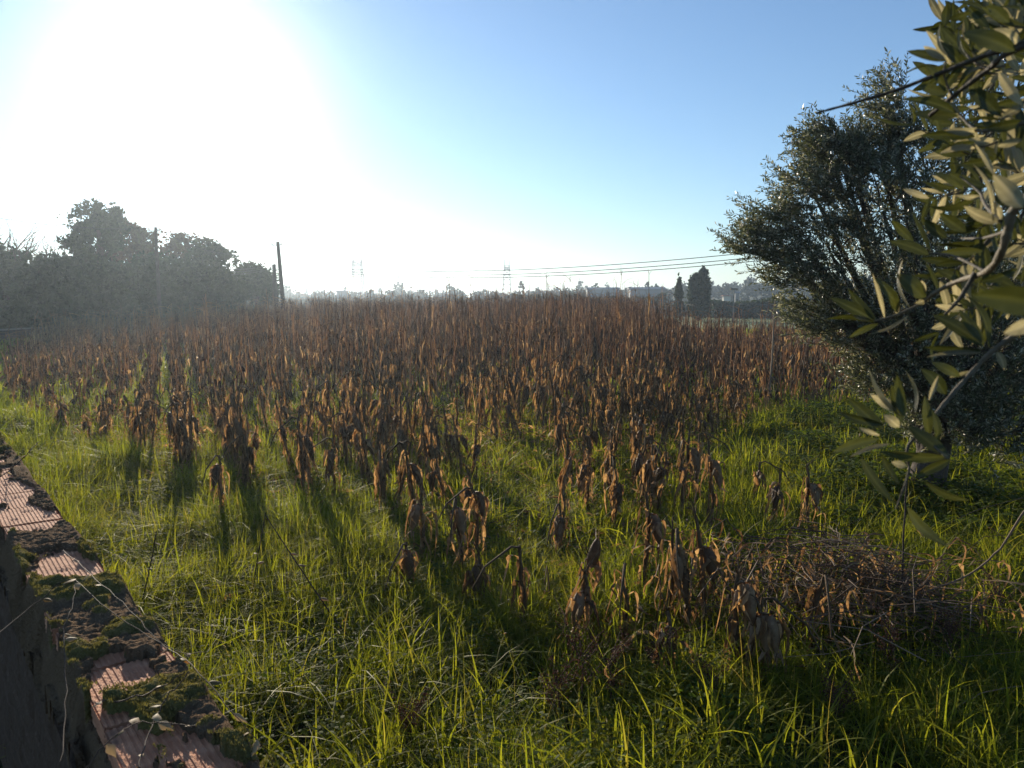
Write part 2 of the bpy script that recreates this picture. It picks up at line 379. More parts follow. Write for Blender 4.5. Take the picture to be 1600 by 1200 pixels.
crown_tree('leafy_tree', 'thin crowned tree just right of the first utility pole', 'tree', b_, l_, 5200, .15, M['tree_brown'], .2, 'trees along the left edge of the field', gap=.52)
b_, l_ = px_lobes(335, 60, [(327, 390, 17, 14), (345, 412, 20, 20), (318, 420, 26, 24), (350, 440, 20, 25), (335, 396, 13, 12)])
crown_tree('leafy_tree', 'dark tree ending the tall row on its right side', 'tree', b_, l_, 9000, .17, M['tree_dark'], .22, 'trees along the left edge of the field', gap=.42)
b_, l_ = px_lobes(402, 66, [(400, 428, 24, 15), (385, 448, 20, 22), (415, 446, 20, 24), (402, 460, 28, 22)])
crown_tree('leafy_tree', 'low rounded tree between the tall row and the leaning utility pole', 'tree', b_, l_, 10000, .17, M['tree_dark'], .2, 'trees along the left edge of the field', gap=.38)
for i, (cx, Y, items, lab) in enumerate([
    (20, 50, [(-15, 420, 34, 34), (25, 425, 30, 30), (60, 440, 28, 26), (10, 465, 50, 36), (20, 495, 60, 24)], 'dark evergreen thicket under the bare branches at the far left edge'),
    (110, 52, [(85, 440, 30, 34), (120, 440, 30, 32), (105, 475, 45, 34), (105, 495, 50, 24)], 'dark evergreen thicket at the foot of the tall pine'),
    (190, 54, [(165, 445, 28, 34), (205, 450, 32, 32), (190, 480, 45, 30), (190, 495, 45, 22)], 'dark evergreen thicket below the rounded brownish tree'),
    (270, 56, [(245, 440, 28, 34), (285, 445, 32, 36), (268, 480, 45, 26)], 'dark evergreen thicket behind the first utility pole'),
    (345, 58, [(325, 455, 26, 30), (358, 462, 20, 30), (340, 485, 35, 20)], 'dark evergreen thicket at the right end of the row')]):
    b_, l_ = px_lobes(cx, Y, items)
    crown_tree('evergreen_thicket', lab, 'bush', b_, l_, 15000, .17, M['tree_dark'], .15, 'dark thickets along the left edge of the field', gap=.25, aspect=.6)
def bare(cx, Y, h, lab, lean):
    r = empty('bare_tree', (at_y(cx, 472, Y)[0], Y, 0)); tag(r, lab, 'tree', None, None); r['group'] = 'leafless trees at the far left'
    tb = MB(); bb = MB()
    tb.tube(np.array([(0, 0, -.1), (.1, 0, h * .2), (lean * .3, .1, h * .42)]), np.array([.2, .16, .13]), 7)
    for k in range(7):
        a = k * 2.4; branches(bb, (lean * .3, .1, h * (.30 + .02 * k)), (math.cos(a) * .8 + lean * .2, math.sin(a) * .6, 1), h * .32, .17, 3, .55, 3, .2, None, .5, 5)
    tb.build('trunk', M['bark'], r); bb.build('branch', M['bark'], r)
bare(10, 51, 8.0, 'leafless tree with reddish twigs at the far left edge', -.3)
bare(48, 53, 7.6, 'leafless tree spreading wide between the left edge and the pine', .4)
bare(82, 55, 6.6, 'small leafless tree beside the left side of the tall pine', .2)
# conifers in the middle distance
b_, l_ = px_lobes(1092, 96, [(1099, 434, 6, 13), (1086, 444, 8, 13), (1099, 450, 9, 16), (1092, 465, 13, 20), (1092, 480, 14, 14)])
crown_tree('cypress_tree', 'dense dark twin topped conifer standing beyond the corn', 'tree', b_, l_, 14000, .22, M['tree_dark'], .25, gap=.2)
b_, l_ = px_lobes(1063, 94, [(1061, 440, 2, 9), (1061, 452, 4, 9), (1061, 466, 5, 12), (1061, 480, 6, 12)])
crown_tree('conifer_tree', 'thin pointed conifer to the left of the twin topped one', 'tree', b_, l_, 3500, .2, M['tree_dark'], .12, gap=.4)
# the hedges behind the meadow
for i, (x0, x1, Y, top, lab) in enumerate([(1108, 1230, 112, 470, 'dark hedge behind the meadow right of the conifers'), (1225, 1420, 100, 466, 'dark hedge behind the meadow half hidden by the olive tree'), (1035, 1110, 125, 474, 'low hedge behind the thin pointed conifer'), (800, 1040, 150, 462, 'long grey green hedge beyond the middle of the corn'), (450, 800, 190, 468, 'thin far hedge beyond the left half of the corn')]):
    A = at_y(x0, 472, Y)[0]; B = at_y(x1, 472, Y)[0]; hz = at_y(0, top, Y)[2]
    fol = MB(); n = int((B - A) * 420)
    X = rs.uniform(0, B - A, n); hh = hz * (.75 + .5 * fbm(X / 3, X * 0, 4 + i, 3)); Z = rs.uniform(0, 1, n) ** .8 * hh
    C = np.stack([X, rs.normal(0, .9, n), Z], -1)
    tri_leaves(fol, C, .26, np.clip(fbm(X, Z, 3) + rs.normal(0, .15, n), 0, 1), .6)
    r = fol.build('hedge', M['tree_dark'], None, False); r.location = (A, Y, 0); tag(r, lab, 'hedge', 'hedges around the meadow')

# ------------------------------------------------------------------ utility poles, cables, pylons
def pole(name, label, px, top, base_y, Y, lean, r0=.14, arm=True, dx=None):
    a = at_y(px, top, Y); h = a[2]; bx = a[0] + lean
    r = empty(name, (bx, Y, 0)); tag(r, label, 'utility pole')
    s = MB(); s.tube(np.array([(0, 0, -.3), (-lean * .5, 0, h * .5), (-lean, 0, h)]), np.array([r0 * 1.25, r0, r0 * .75]), 8); s.build('post', M['bark'], r)
    if arm:
        s = MB(); s.tube(np.array([(-lean - .5, 0, h - .25), (-lean + .3, 0, h - .22)]), .035, 5); s.build('crossarm', M['steel'], r)
        for q in (-.45, .25):
            s = MB(); s.tube(np.array([(-lean + q, 0, h - .22), (-lean + q, 0, h - .16), (-lean + q, 0, h - .08), (-lean + q, 0, h - .05)]), np.array([.03, .06, .05, .02]), 7); s.build('insulator', M['plaster'], r)
    return np.array([bx - lean, Y, h])
P1 = pole('utility_pole', 'leaning dark utility pole right of the trees on the left', 434, 378, 470, 60, .38, .17)
P2 = pole('utility_pole', 'utility pole standing among the dark trees on the left', 243, 355, 470, 52, 0, .12)
pole('utility_pole', 'short pole wrapped in growth close behind the leaning one', 428, 413, 470, 63, .05, .2, False)
def cable(label, pts, r=.02, sag=None):
    pts = [np.array(p, float) for p in pts]
    if len(pts) == 2:
        t = np.linspace(0, 1, 24)[:, None]; P = pts[0] * (1 - t) + pts[1] * t; P[:, 2] -= (sag or .5) * 4 * (t * (1 - t))[:, 0]
    else: P = np.array(pts)
    s = MB(); s.tube(P, r, 5); o = s.build('overhead_cable', M['wire']); tag(o, label, 'cable', 'overhead cables')
E0 = P1 + np.array([0, 0, -1.9])
for i, (y0, ym, y1, lab) in enumerate([(411, 424, 397, 'topmost cable sagging from the leaning pole to the olive tree'), (414, 430, 405, 'second cable from the top sagging to the olive tree'), (416, 434, 411, 'lowest cable sagging from the leaning pole to the olive tree')]):
    a = at_y(437, y0, 60); c = at_y(1180, y1 - 3, 34); m_ = (a + c) / 2
    # sag chosen from the height of the cable over the middle of the field
    mid_px = 740; t = np.linspace(0, 1, 60)
    ymid = at_y(740, ym, m_[1])[2]
    e = c + (c - a) * .5
    cable(lab, [tuple(a * (1 - k) + c * k - np.array([0, 0, 4 * k * (1 - k) * (m_[2] - ymid)])) for k in np.linspace(0, 1.45, 50)], .017)
cable('cable from the pine to the pole among the dark trees', [at_y(-60, 330, 48), P2 + np.array([-.3, 0, -.1])], .015, .35)
cable('cable spanning from the pole among the trees to the leaning pole', [P2 + np.array([.2, 0, -.1]), P1 + np.array([-.3, 0, -.3])], .012, 1.1)
for i in range(3): cable(['upper', 'middle', 'lower'][i] + ' pale service cable reaching left from the leaning pole over the rounded tree', [at_y(362, 421 + 4 * i, 50), at_y(432, 412 + 2.5 * i, 60)], .014, .12)

def pylon(label, px, top, Y, wbase, wtop, horn):
    p0 = at_y(px, top, Y); h = p0[2]; r = empty('pylon', (p0[0], Y, 0)); tag(r, label, 'pylon', 'high voltage pylons')
    s = MB(); nseg = 9; zb = np.linspace(0, h * .88, nseg + 1)
    def half(z): return wbase / 2 * (1 - z / h) + wtop / 2 * z / h
    cs = [(-1, -1), (1, -1), (1, 1), (-1, 1)]
    for k in range(4):
        P = np.array([(cs[k][0] * half(z), cs[k][1] * half(z), z) for z in zb]); s.tube(P, .15, 4)
    for a in range(nseg):
        for k in range(4):
            c0 = cs[k]; c1 = cs[(k + 1) % 4]; z0, z1 = zb[a], zb[a + 1]
            s.tube(np.array([(c0[0] * half(z0), c0[1] * half(z0), z0), (c1[0] * half(z1), c1[1] * half(z1), z1)]), .075, 3)
            s.tube(np.array([(c1[0] * half(z0), c1[1] * half(z0), z0), (c0[0] * half(z1), c0[1] * half(z1), z1)]), .075, 3)
            s.tube(np.array([(c0[0] * half(z1), c0[1] * half(z1), z1), (c1[0] * half(z1), c1[1] * half(z1), z1)]), .08, 3)
    s.build('lattice_mast', M['steel'], r)
    a = MB()
    for y in (-.6, .6):
        a.tube(np.array([(-horn, y, h * .84), (horn, y, h * .84)]), .13, 4); a.tube(np.array([(-horn, y, h * .80), (horn, y, h * .80)]), .11, 4)
    for x in np.linspace(-horn, horn, 9): a.tube(np.array([(x, .6, h * .84), (x + .3, -.6, h * .80)]), .08, 3)
    a.build('crossarm', M['steel'], r)
    for sx in (-1, 1):
        a = MB(); a.tube(np.array([(sx * half(h * .85), 0, h * .84), (sx * horn * .85, 0, h)]), .13, 4); a.tube(np.array([(sx * horn, 0, h * .84), (sx * horn * .85, 0, h)]), .11, 4); a.build('peak', M['steel'], r)
    return p0
A1 = pylon('left lattice pylon with two horns on the horizon', 558, 397, 290, 4.6, 2.8, 1.75)
A2 = pylon('right lattice pylon, narrower, on the horizon near the middle', 792, 406, 320, 4.2, 1.8, 1.0)
for k, dz in enumerate((-5, -5, 0)):
    cable(['front', 'rear', 'top'][k] + ' high voltage cable between the two pylons', [A1 + np.array([(-1.5, 1.5, 0)[k], 0, dz * .6]), A2 + np.array([(-.9, .9, 0)[k], 0, dz * .6])], .03, 2.4)
def lamp(label, px, top, Y):
    p = at_y(px, top, Y); r = empty('street_lamp', (p[0], Y, 0)); tag(r, label, 'street lamp')
    s = MB(); s.tube(np.array([(0, 0, 0), (0, 0, p[2] * .5), (0, 0, p[2])]), np.array([.1, .08, .06]), 6); s.build('post', M['concrete'], r)
    s = MB(); s.box((0, 0, p[2] + .02), (.4, .18, .09)); s.build('lamp_head', M['bark'], r, False)
lamp('dark lamp post at the far end of the meadow', 1147, 452, 88)
def stake(px, top, base_y, lab, rad=.022):
    g = gp(px - 12, base_y); t = at_y(px, top, g[1]); s = MB()
    s.tube(np.array([g + [0, 0, -.1], g * .55 + t * .45 + [.03, 0, 0], t]), np.array([rad, rad * .9, rad * .6]), 6, .95); tag(s.build('garden_cane', M['twig']), lab, 'cane')
stake(1211, 466, 640, 'tall pale cane stuck upright at the edge of the corn')

# low wall far left
a = gp(-120, 545); c = gp(262, 512); s = MB(); d = (c - a); L = np.linalg.norm(d); d /= L; nn = np.array([-d[1], d[0], 0])
r = empty('field_wall', a); tag(r, 'long low field wall with a pale coping in front of the far left trees', 'wall')
mm = np.stack([d, nn, [0, 0, 1]], 1)
s.box(d * L / 2 + [0, 0, .32], (L / 2, .12, .34), M=mm, rnd=.2); s.build('wall_body', M['bark'], r, False)
s = MB(); s.box(d * L / 2 + [0, 0, .70], (L / 2, .16, .04), M=mm); s.build('coping', M['concrete'], r, False)

# ------------------------------------------------------------------ brick wall in front
WD = ray(-170, 472) * [1, 1, 0]; WD /= np.linalg.norm(WD); WR = np.array([WD[1], -WD[0], 0]); WH = .88; WZ = CH - WH
def wp(s_, l_, z_): return WD * s_ + WR * l_ + np.array([0, 0, z_])
def wpa(S, L, Z): return S[..., None] * WD + L[..., None] * WR + np.stack([0 * Z, 0 * Z, Z], -1)
wall = empty('brick_wall', (0, 0, 0)); tag(wall, 'old hollow brick wall topped with crumbling mortar and moss', 'wall')
L0, L1 = .27, .495
def patch(s, l):                                              # > 0 where the mortar has come away
    g = fbm(s * 3.1 + 4, l * 5.5, 11, 3) - .50
    g = g + .07 * (fbm(s * 26, l * 30, 13, 3) - .5) * 3 + .10 * np.sin(s * 4.9 + 1.0) - .30 * np.clip((l - .42) / .07, 0, 1) * (fbm(s * 4, 0 * s, 31, 2) < .62)
    return g
def mossm(s, l): return fbm(s * 9 + 20, l * 9 + 3, 17, 3) * (fbm(s * 1.3, l * 2, 19, 2) > .42)
ss = np.concatenate([np.linspace(-3.0, .9, 60), np.linspace(.9, 4.5, 700)[1:], np.linspace(4.5, 16, 420)[1:]]); ll = np.linspace(L0 - .035, L1 + .04, 56)
SS, LL = np.meshgrid(ss, ll, indexing='ij')
pm = patch(SS, LL)
rough = (fbm(SS * 22, LL * 22, 3, 4) - .5) * .022 + (fbm(SS * 70, LL * 70, 6, 3) - .5) * .016 + (fbm(SS * 5, LL * 5, 5, 2) - .5) * .02
ZZ = .022 + rough - np.clip(pm * 5, 0, .06)
mo = mossm(SS, LL); dome = np.clip((mo - .46) * 6, 0, 1) ** .5 * .022 * (pm < .03); ZZ = ZZ + dome
wob = (fbm(SS * 6, 0 * SS, 23, 3) - .5) * .03
eL = np.clip((L0 + .012 + wob - LL) / .03, 0, 1); eR = np.clip((LL - (L1 - .012 + wob)) / .04, 0, 1)
ZZ = ZZ - .11 * eL ** 1.6 - .11 * eR ** 1.6
crust = MB(); crust.grid(wpa(SS, LL, ZZ + WZ)[None])
crust.r = [(np.clip((dome / .022 * .5 + .5 * (dome > .004)), 0, 1) * (eL < .15) * (eR < .15)).ravel().astype(np.float32)]
M['mortar'] = mat('weathered_mortar', [(.19, .125, .075), (.25, .17, .105), (.19, .15, .06), (.17, .15, .055)], .95, nscale=18, namt=.5, bump=1.0, bscale=110, spec=.02)
cap = crust.build('mortar_cap', M['mortar'], wall)
# moss pile: tiny upright shoots on the cushions
mb = MB(); n = 130000
s_ = rs.uniform(1.2, 9, n); l_ = rs.uniform(L0, L1, n)
k = (mossm(s_, l_) > .46) & (patch(s_, l_) < .03); s_, l_ = s_[k], l_[k]
dz = np.clip((mossm(s_, l_) - .46) * 6, 0, 1) ** .5 * .022
z0 = WZ + .022 + (fbm(s_ * 22, l_ * 22, 3, 4) - .5) * .022 + (fbm(s_ * 5, l_ * 5, 5, 2) - .5) * .02 + dz - .003
B0 = wpa(s_, l_, z0); n = len(B0); tip = rs.normal(0, .35, (n, 3)); tip[:, 2] = 1; P = np.stack([B0, B0 + tip * .003, B0 + tip * .0065], 1)
sd_ = rs.normal(size=(n, 3)); sd_[:, 2] = 0; sd_ /= np.linalg.norm(sd_, axis=1, keepdims=True)
mb.ribbon(P, sd_, np.array([.0014, .0011, .0002]), rs.uniform(0, 1, n))
M['moss'] = mat('moss_shoots', [(.08, .075, .025), (.16, .14, .05), (.26, .22, .09)], .8, .3, (1.5, 1.5, .8))
tag(mb.build('moss', M['moss'], wall), 'low cushions of olive green moss', kind='stuff')
# bricks of the top course: each one hollow, ribbed on its upper face
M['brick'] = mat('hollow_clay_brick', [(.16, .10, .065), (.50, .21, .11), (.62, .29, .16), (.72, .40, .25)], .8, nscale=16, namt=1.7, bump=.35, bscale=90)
def ribbed_brick(length, width, height):
    q = MB(); nr = 15; u = np.linspace(0, 1, nr * 6 + 1); prof = -.0022 * (np.cos(u * nr * 2 * PI) > .1) ; prof[0] = prof[-1] = 0
    y = (u - .5) * width; x = np.linspace(-length / 2, length / 2, 14)
    X, Y = np.meshgrid(x, y, indexing='ij'); Z = np.broadcast_to(prof[None], X.shape) + height + (fbm(X * 12, Y * 12, 2) - .5) * .002
    chip = np.clip((fbm(X * 18 + 9, Y * 18, 7, 2) - .72) * .1, 0, .004); Z = Z - chip
    q.grid(np.stack([X, Y, Z], -1)[None])
    for sgn in (-1, 1):                                         # ribbed sides
        yy = np.full(20, sgn * width / 2) + np.where(np.arange(20) % 2, -.003 * sgn, 0); zz = np.linspace(0, height, 20)
        q.grid(np.stack([np.stack([np.full(20, -length / 2), yy, zz], -1), np.stack([np.full(20, length / 2), yy, zz], -1)], 0)[None])
        # end faces with open cells
        xe = sgn * length / 2; ny, nz = 4, 2
        for a in range(ny + 1): q.box((xe - sgn * .02, -width / 2 + .008 + a * (width - .016) / ny, height / 2), (.02, .005, height / 2 - .004))
        for c in range(nz + 1): q.box((xe - sgn * .0205, 0, .006 + c * (height - .012) / nz), (.0195, width / 2 - .004, .004))
    return q
bl, bw, bh = .29, .205, .115
bme = [ribbed_brick(bl, bw, bh).mesh('brick', M['brick'], False) for _ in range(1)]
ang = math.atan2(WD[1], WD[0])
for c in range(2):
    k = -3
    while True:
        s0 = -.6 + k * .305 + (.15 if c else 0); k += 1
        if s0 > 11: break
        if s0 < -.6: continue
        if c == 1 and (s0 > 3.5): continue
        o = link('brick', bme[0], wall)
        o.location = wp(s0 + random.uniform(-.004, .004), (L0 + L1) / 2 + random.uniform(-.004, .004), WZ - bh + .008 - c * .128 + random.uniform(-.003, .003))
        o.rotation_euler = (random.uniform(-.01, .01), random.uniform(-.01, .01), ang + random.uniform(-.02, .02))
# body of the wall below, with courses and mortar joints in relief
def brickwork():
    m = mat('shade_dark_brick_courses', [(.06, .035, .022), (.13, .075, .045)], .9, nscale=8, namt=.8, bump=.8, bscale=40)  # brick colour darkened to put the near side's shade into it
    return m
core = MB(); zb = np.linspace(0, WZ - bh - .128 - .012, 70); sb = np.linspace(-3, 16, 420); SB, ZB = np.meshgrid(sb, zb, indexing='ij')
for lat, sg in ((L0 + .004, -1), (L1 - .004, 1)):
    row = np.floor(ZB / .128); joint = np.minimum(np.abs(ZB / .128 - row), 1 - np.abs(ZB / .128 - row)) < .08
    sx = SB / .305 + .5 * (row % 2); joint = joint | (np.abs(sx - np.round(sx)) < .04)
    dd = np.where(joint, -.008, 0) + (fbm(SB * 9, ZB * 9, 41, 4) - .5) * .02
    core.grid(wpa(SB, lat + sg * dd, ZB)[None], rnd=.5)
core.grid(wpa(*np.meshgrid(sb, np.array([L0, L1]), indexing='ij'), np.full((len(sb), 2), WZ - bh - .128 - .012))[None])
core.build('shade_dark_brick_courses', brickwork(), wall, False)
# mortar bed between the top courses
bed = MB(); bed.box(wp(6.5, (L0 + L1) / 2, WZ - bh - .0745 + .012), (9.45, .098, .012), M=np.stack([WD, WR, [0, 0, 1]], 1)); 
bed.box(wp(9.8, (L0 + L1) / 2, WZ - .18), (6.15, .1, .06), M=np.stack([WD, WR, [0, 0, 1]], 1))
bed.box(wp(4.2, (L0 + L1) / 2, WZ - .14), (7.1, .085, .09), M=np.stack([WD, WR, [0, 0, 1]], 1))
bed.build('mortar_bed', M['mortar'], wall, False)
# crumbs and grit
cr = MB(); n = 900; s_ = rs.uniform(1.2, 5, n); l_ = rs.uniform(L0 + .01, L1 - .01, n)
for i in range(n):
    r_ = random.uniform(.002, .007); cc = wp(s_[i], l_[i], WZ + .012 + (r_ if patch(s_[i], l_[i]) < .0 else -.05)); v = rs.normal(size=(6, 3)) * .25 + np.array([(1, 0, 0), (-1, 0, 0), (0, 1, 0), (0, -1, 0), (0, 0, 1), (0, 0, -1)])
    cr.add(cc + v * r_, t=[[0, 2, 4], [2, 1, 4], [1, 3, 4], [3, 0, 4], [2, 0, 5], [1, 2, 5], [3, 1, 5], [0, 3, 5]], rnd=random.random())
tag(cr.build('grit', M['mortar'], wall, False), 'loose mortar crumbs', kind='stuff')

# ------------------------------------------------------------------ grass
def in_poly(x, y, poly):
    x = np.asarray(x); y = np.asarray(y); c = np.zeros(x.shape, bool); n = len(poly)
    for i in range(n):
        x0, y0 = poly[i]; x1, y1 = poly[(i + 1) % n]
        m_ = ((y0 > y) != (y1 > y)) & (x < (x1 - x0) * (y - y0) / (y1 - y0 + 1e-12) + x0); c ^= m_
    return c
corn_px = [(12, 640), (120, 700), (300, 765), (450, 815), (640, 850), (760, 880), (860, 900), (915, 1010), (1040, 1060), (1150, 1085), (1190, 1000), (1130, 860), (1110, 705), (1200, 655), (1380, 640), (1600, 632), (1600, 560), (1300, 552), (1040, 532), (1000, 506), (270, 508), (90, 532), (5, 570)]
CORN = [tuple(gp(*q)[:2]) for q in corn_px]
def wall_side(x, y): return x * WR[0] + y * WR[1]            # lateral position; > L1 is the field
def blades(b, x, y, h, wid, bend, rnd, K=5):
    n = len(x); z = gh(x, y)
    B0 = np.stack([x, y, z - .01], -1)
    az = rs.uniform(0, 2 * PI, n); dr = np.stack([np.cos(az), np.sin(az), 0 * az], -1)
    t = np.linspace(0, 1, K)[None, :, None]
    lean = rs.normal(0, .32, (n, 1, 1))
    bd = bend[:, None, None]; hh = h[:, None, None]
    up = np.array([0, 0, 1.])[None, None]
    P = B0[:, None] + up * hh * (t - .42 * bd * t ** 2.4) + dr[:, None] * hh * (bd * .85 * t ** 2.1 + lean * t)
    sd = np.stack([-np.sin(az), np.cos(az), 0 * az], -1) + rs.normal(0, .3, (n, 3)); sd /= np.linalg.norm(sd, axis=1, keepdims=True)
    tt = np.linspace(0, 1, K); prof = np.clip(np.minimum(.55 + tt * 1.6, 1) * (1 - tt ** 2.2), .03, 1)
    b.ribbon(P, sd, prof[None] * wid[:, None], rnd)
def scatter(d0, d1, dens, margin=1.08):
    """points in the camera's view wedge between two distances, uniform per square metre"""
    xm = d1 * .70 * margin; n = int(dens * 2 * xm * (d1 - d0)); x = rs.uniform(-xm, xm, n); y = rs.uniform(d0, d1, n)
    k = (np.abs(x) < .70 * margin * y + .5); x, y = x[k], y[k]
    k = wall_side(x, y) > L1 + .03; return x[k], y[k]
g = MB()
def tint(x, y, n): return np.clip(.15 + .62 * fbm(x * .5, y * .5, 8, 3) + rs.normal(0, .14, n), 0, .86)
for (d0, d1, dens, h0, wd) in [(2.6, 4.5, 5200, .25, .0033), (4.5, 7, 4200, .26, .0038), (7, 11, 2300, .28, .0048), (11, 18, 620, .30, .009), (18, 34, 150, .28, .016), (34, 62, 28, .26, .03)]:
    x, y = scatter(d0, d1, dens)
    cl = fbm(x * 1.7, y * 1.7, 12, 3); k = rs.uniform(0, 1, len(x)) < np.clip((cl - .28) * 3.4, .10, 1); x, y, cl = x[k], y[k], cl[k]
    inc = in_poly(x, y, CORN) & (y > 8)
    k = rs.uniform(0, 1, len(x)) < np.where(inc, .55, 1); x, y, cl, inc = x[k], y[k], cl[k], inc[k]
    dead = in_brush = ((x - gp(1300, 985)[0]) ** 2 / 1.2 + (y - gp(1300, 985)[1]) ** 2 / .7 < 1); k = ~dead | (rs.uniform(0, 1, len(x)) < .15); x, y, cl, inc = x[k], y[k], cl[k], inc[k]
    n = len(x); h = h0 * (.2 + 1.5 * cl) * rs.uniform(.4, 1.5, n) * np.where(inc, .8, 1) * (1 + .35 * np.clip(-x / 3, 0, 1))
    rn = tint(x, y, n); rn = np.where(rs.uniform(0, 1, n) < .02, .95, rn)
    blades(g, x, y, h, wd * rs.uniform(.55, 1.5, n), rs.uniform(.15, 1.45, n), rn, 5 if d0 < 11 else 4)
# broad bright blades in tufts
xt, yt = scatter(2.7, 11, 11)
for i in range(len(xt)):
    n = random.randint(12, 30); x = xt[i] + rs.normal(0, .06, n); y = yt[i] + rs.normal(0, .06, n)
    blades(g, x, y, rs.uniform(.2, .58, n), rs.uniform(.0035, .0085, n), rs.uniform(.2, 1.2, n), np.clip(rs.normal(.62, .12, n), 0, .86), 6)
xs, ys = scatter(2.7, 14, 26); n = len(xs)                       # tall thin straws with seed heads
blades(g, xs, ys, rs.uniform(.35, .72, n), rs.uniform(.0011, .0022, n), rs.uniform(.1, .7, n), rs.uniform(.55, 1, n), 6)
xs, ys = scatter(2.7, 9, 80); n = len(xs)                       # long lax blades lying over the rest
blades(g, xs, ys, rs.uniform(.3, .62, n), rs.uniform(.003, .006, n), rs.uniform(1.0, 1.7, n), np.clip(rs.normal(.4, .15, n), 0, .7), 7)
tag(g.build('grass', M['grass']), 'lush bright green grass lit from behind along the field edge', 'grass', kind='stuff')

# broad leaved weeds, thickest under the olive tree on the right
wd = MB()
def weed_patch(x, y, hgt, n_l, size, rn):
    n = len(x)
    for j in range(n_l):
        a = rs.uniform(0, 2 * PI, n); z = gh(x, y) + hgt * rs.uniform(.1, 1, n); r_ = rs.uniform(.01, .09, n)
        B0 = np.stack([x + np.cos(a) * r_, y + np.sin(a) * r_, z], -1); d = np.stack([np.cos(a), np.sin(a), rs.uniform(-.3, .7, n)], -1)
        d /= np.linalg.norm(d, axis=1, keepdims=True); L = size * rs.uniform(.6, 1.4, n)
        t = np.array([0, .3, .7, 1.]); P = B0[:, None] + d[:, None] * (t[None, :, None] * L[:, None, None]); P[..., 2] -= (t ** 2)[None] * L[:, None] * .3
        sdv = np.stack([-np.sin(a), np.cos(a), rs.normal(0, .3, n)], -1)
        wd.ribbon(P, sdv, np.array([.12, 1, .8, .03])[None] * (L * .27)[:, None], np.clip(rn + rs.normal(0, .2, n), 0, 1))
x, y = scatter(2.8, 9, 130); k = fbm(x * 1.3, y * 1.3, 71, 3) > .47; x, y = x[k], y[k]
weed_patch(x, y, .26 * (.5 + fbm(x, y, 72)), 12, .032, .6)
x, y = scatter(3, 17, 60); cl = fbm(x * .8, y * .8, 44, 3); k = (cl + np.clip(x - 2, 0, 4) * .07 > .60); x, y = x[k], y[k]
weed_patch(x, y, .22 + 0 * x, 9, .05, .5)
x, y = scatter(7, 15.5, 260); k = (x > 3.2 + .0 * y) & (x > y * .36) & ~in_poly(x, y, CORN) & (fbm(x * 1.4, y * 1.4, 50, 3) > .40); x, y = x[k], y[k]
weed_patch(x, y, .34 * (.5 + fbm(x, y, 51)), 11, .06, .65)
tag(wd.build('weeds', M['weed']), 'small leafy green weeds growing among the grass', 'weeds', kind='stuff')

# ------------------------------------------------------------------ corn
def corn_leaf(b, p0, az, out_, drop, wid, rn, K=9, rise=.05, twist=2.5, curl=.6):
    t = np.linspace(0, 1, K); d = np.array([math.cos(az), math.sin(az), 0]); sdn = np.array([-d[1], d[0], 0])
    r_ = out_ * (1 - np.exp(-t * 5)) * (1 + curl * np.sin(t * 5 + az) * .25)
    z = rise * np.sin(np.clip(t * 3.3, 0, PI)) - drop * np.clip(t - .16, 0, 1) ** 1.05
    P = p0 + d[None] * r_[:, None] + np.array([0, 0, 1])[None] * z[:, None] + sdn[None] * (np.sin(t * 7 + az * 3) * .018 * t)[:, None] * 2
    ph = rs.uniform(0, PI) * .5 + twist * t * rs.uniform(.4, 1.2) * rs.choice([-1, 1])
    S = sdn[None] * np.cos(ph)[:, None] + d[None] * np.sin(ph)[:, None]
    W = wid * np.clip(np.minimum(.5 + 2.2 * t, 1) * (1 - t ** 2.5) * (.8 + .35 * np.sin(t * 23 + az * 5)), .06, 1.2)
    b.ribbon(P[None], S[None], W[None], rn, fold=rs.uniform(.2, .9) if K > 5 else 0)
def ear_mesh(b, p0, d, L, R, rn, sides=10, K=9, mi=0):
    t = np.linspace(0, 1, K); prof = R * np.clip(np.sin(np.clip(t * .9 + .08, 0, 1) * PI) ** .55 * (1 - .35 * t), .08, 1)
    P = np.array(p0)[None] + np.array(d)[None] * (t * L)[:, None] + np.array([.3, .2, 0])[None] * (np.sin(t * 3) * .015)[:, None]
    b.tube(P, prof, sides, rn, mi)
    return P[-1]
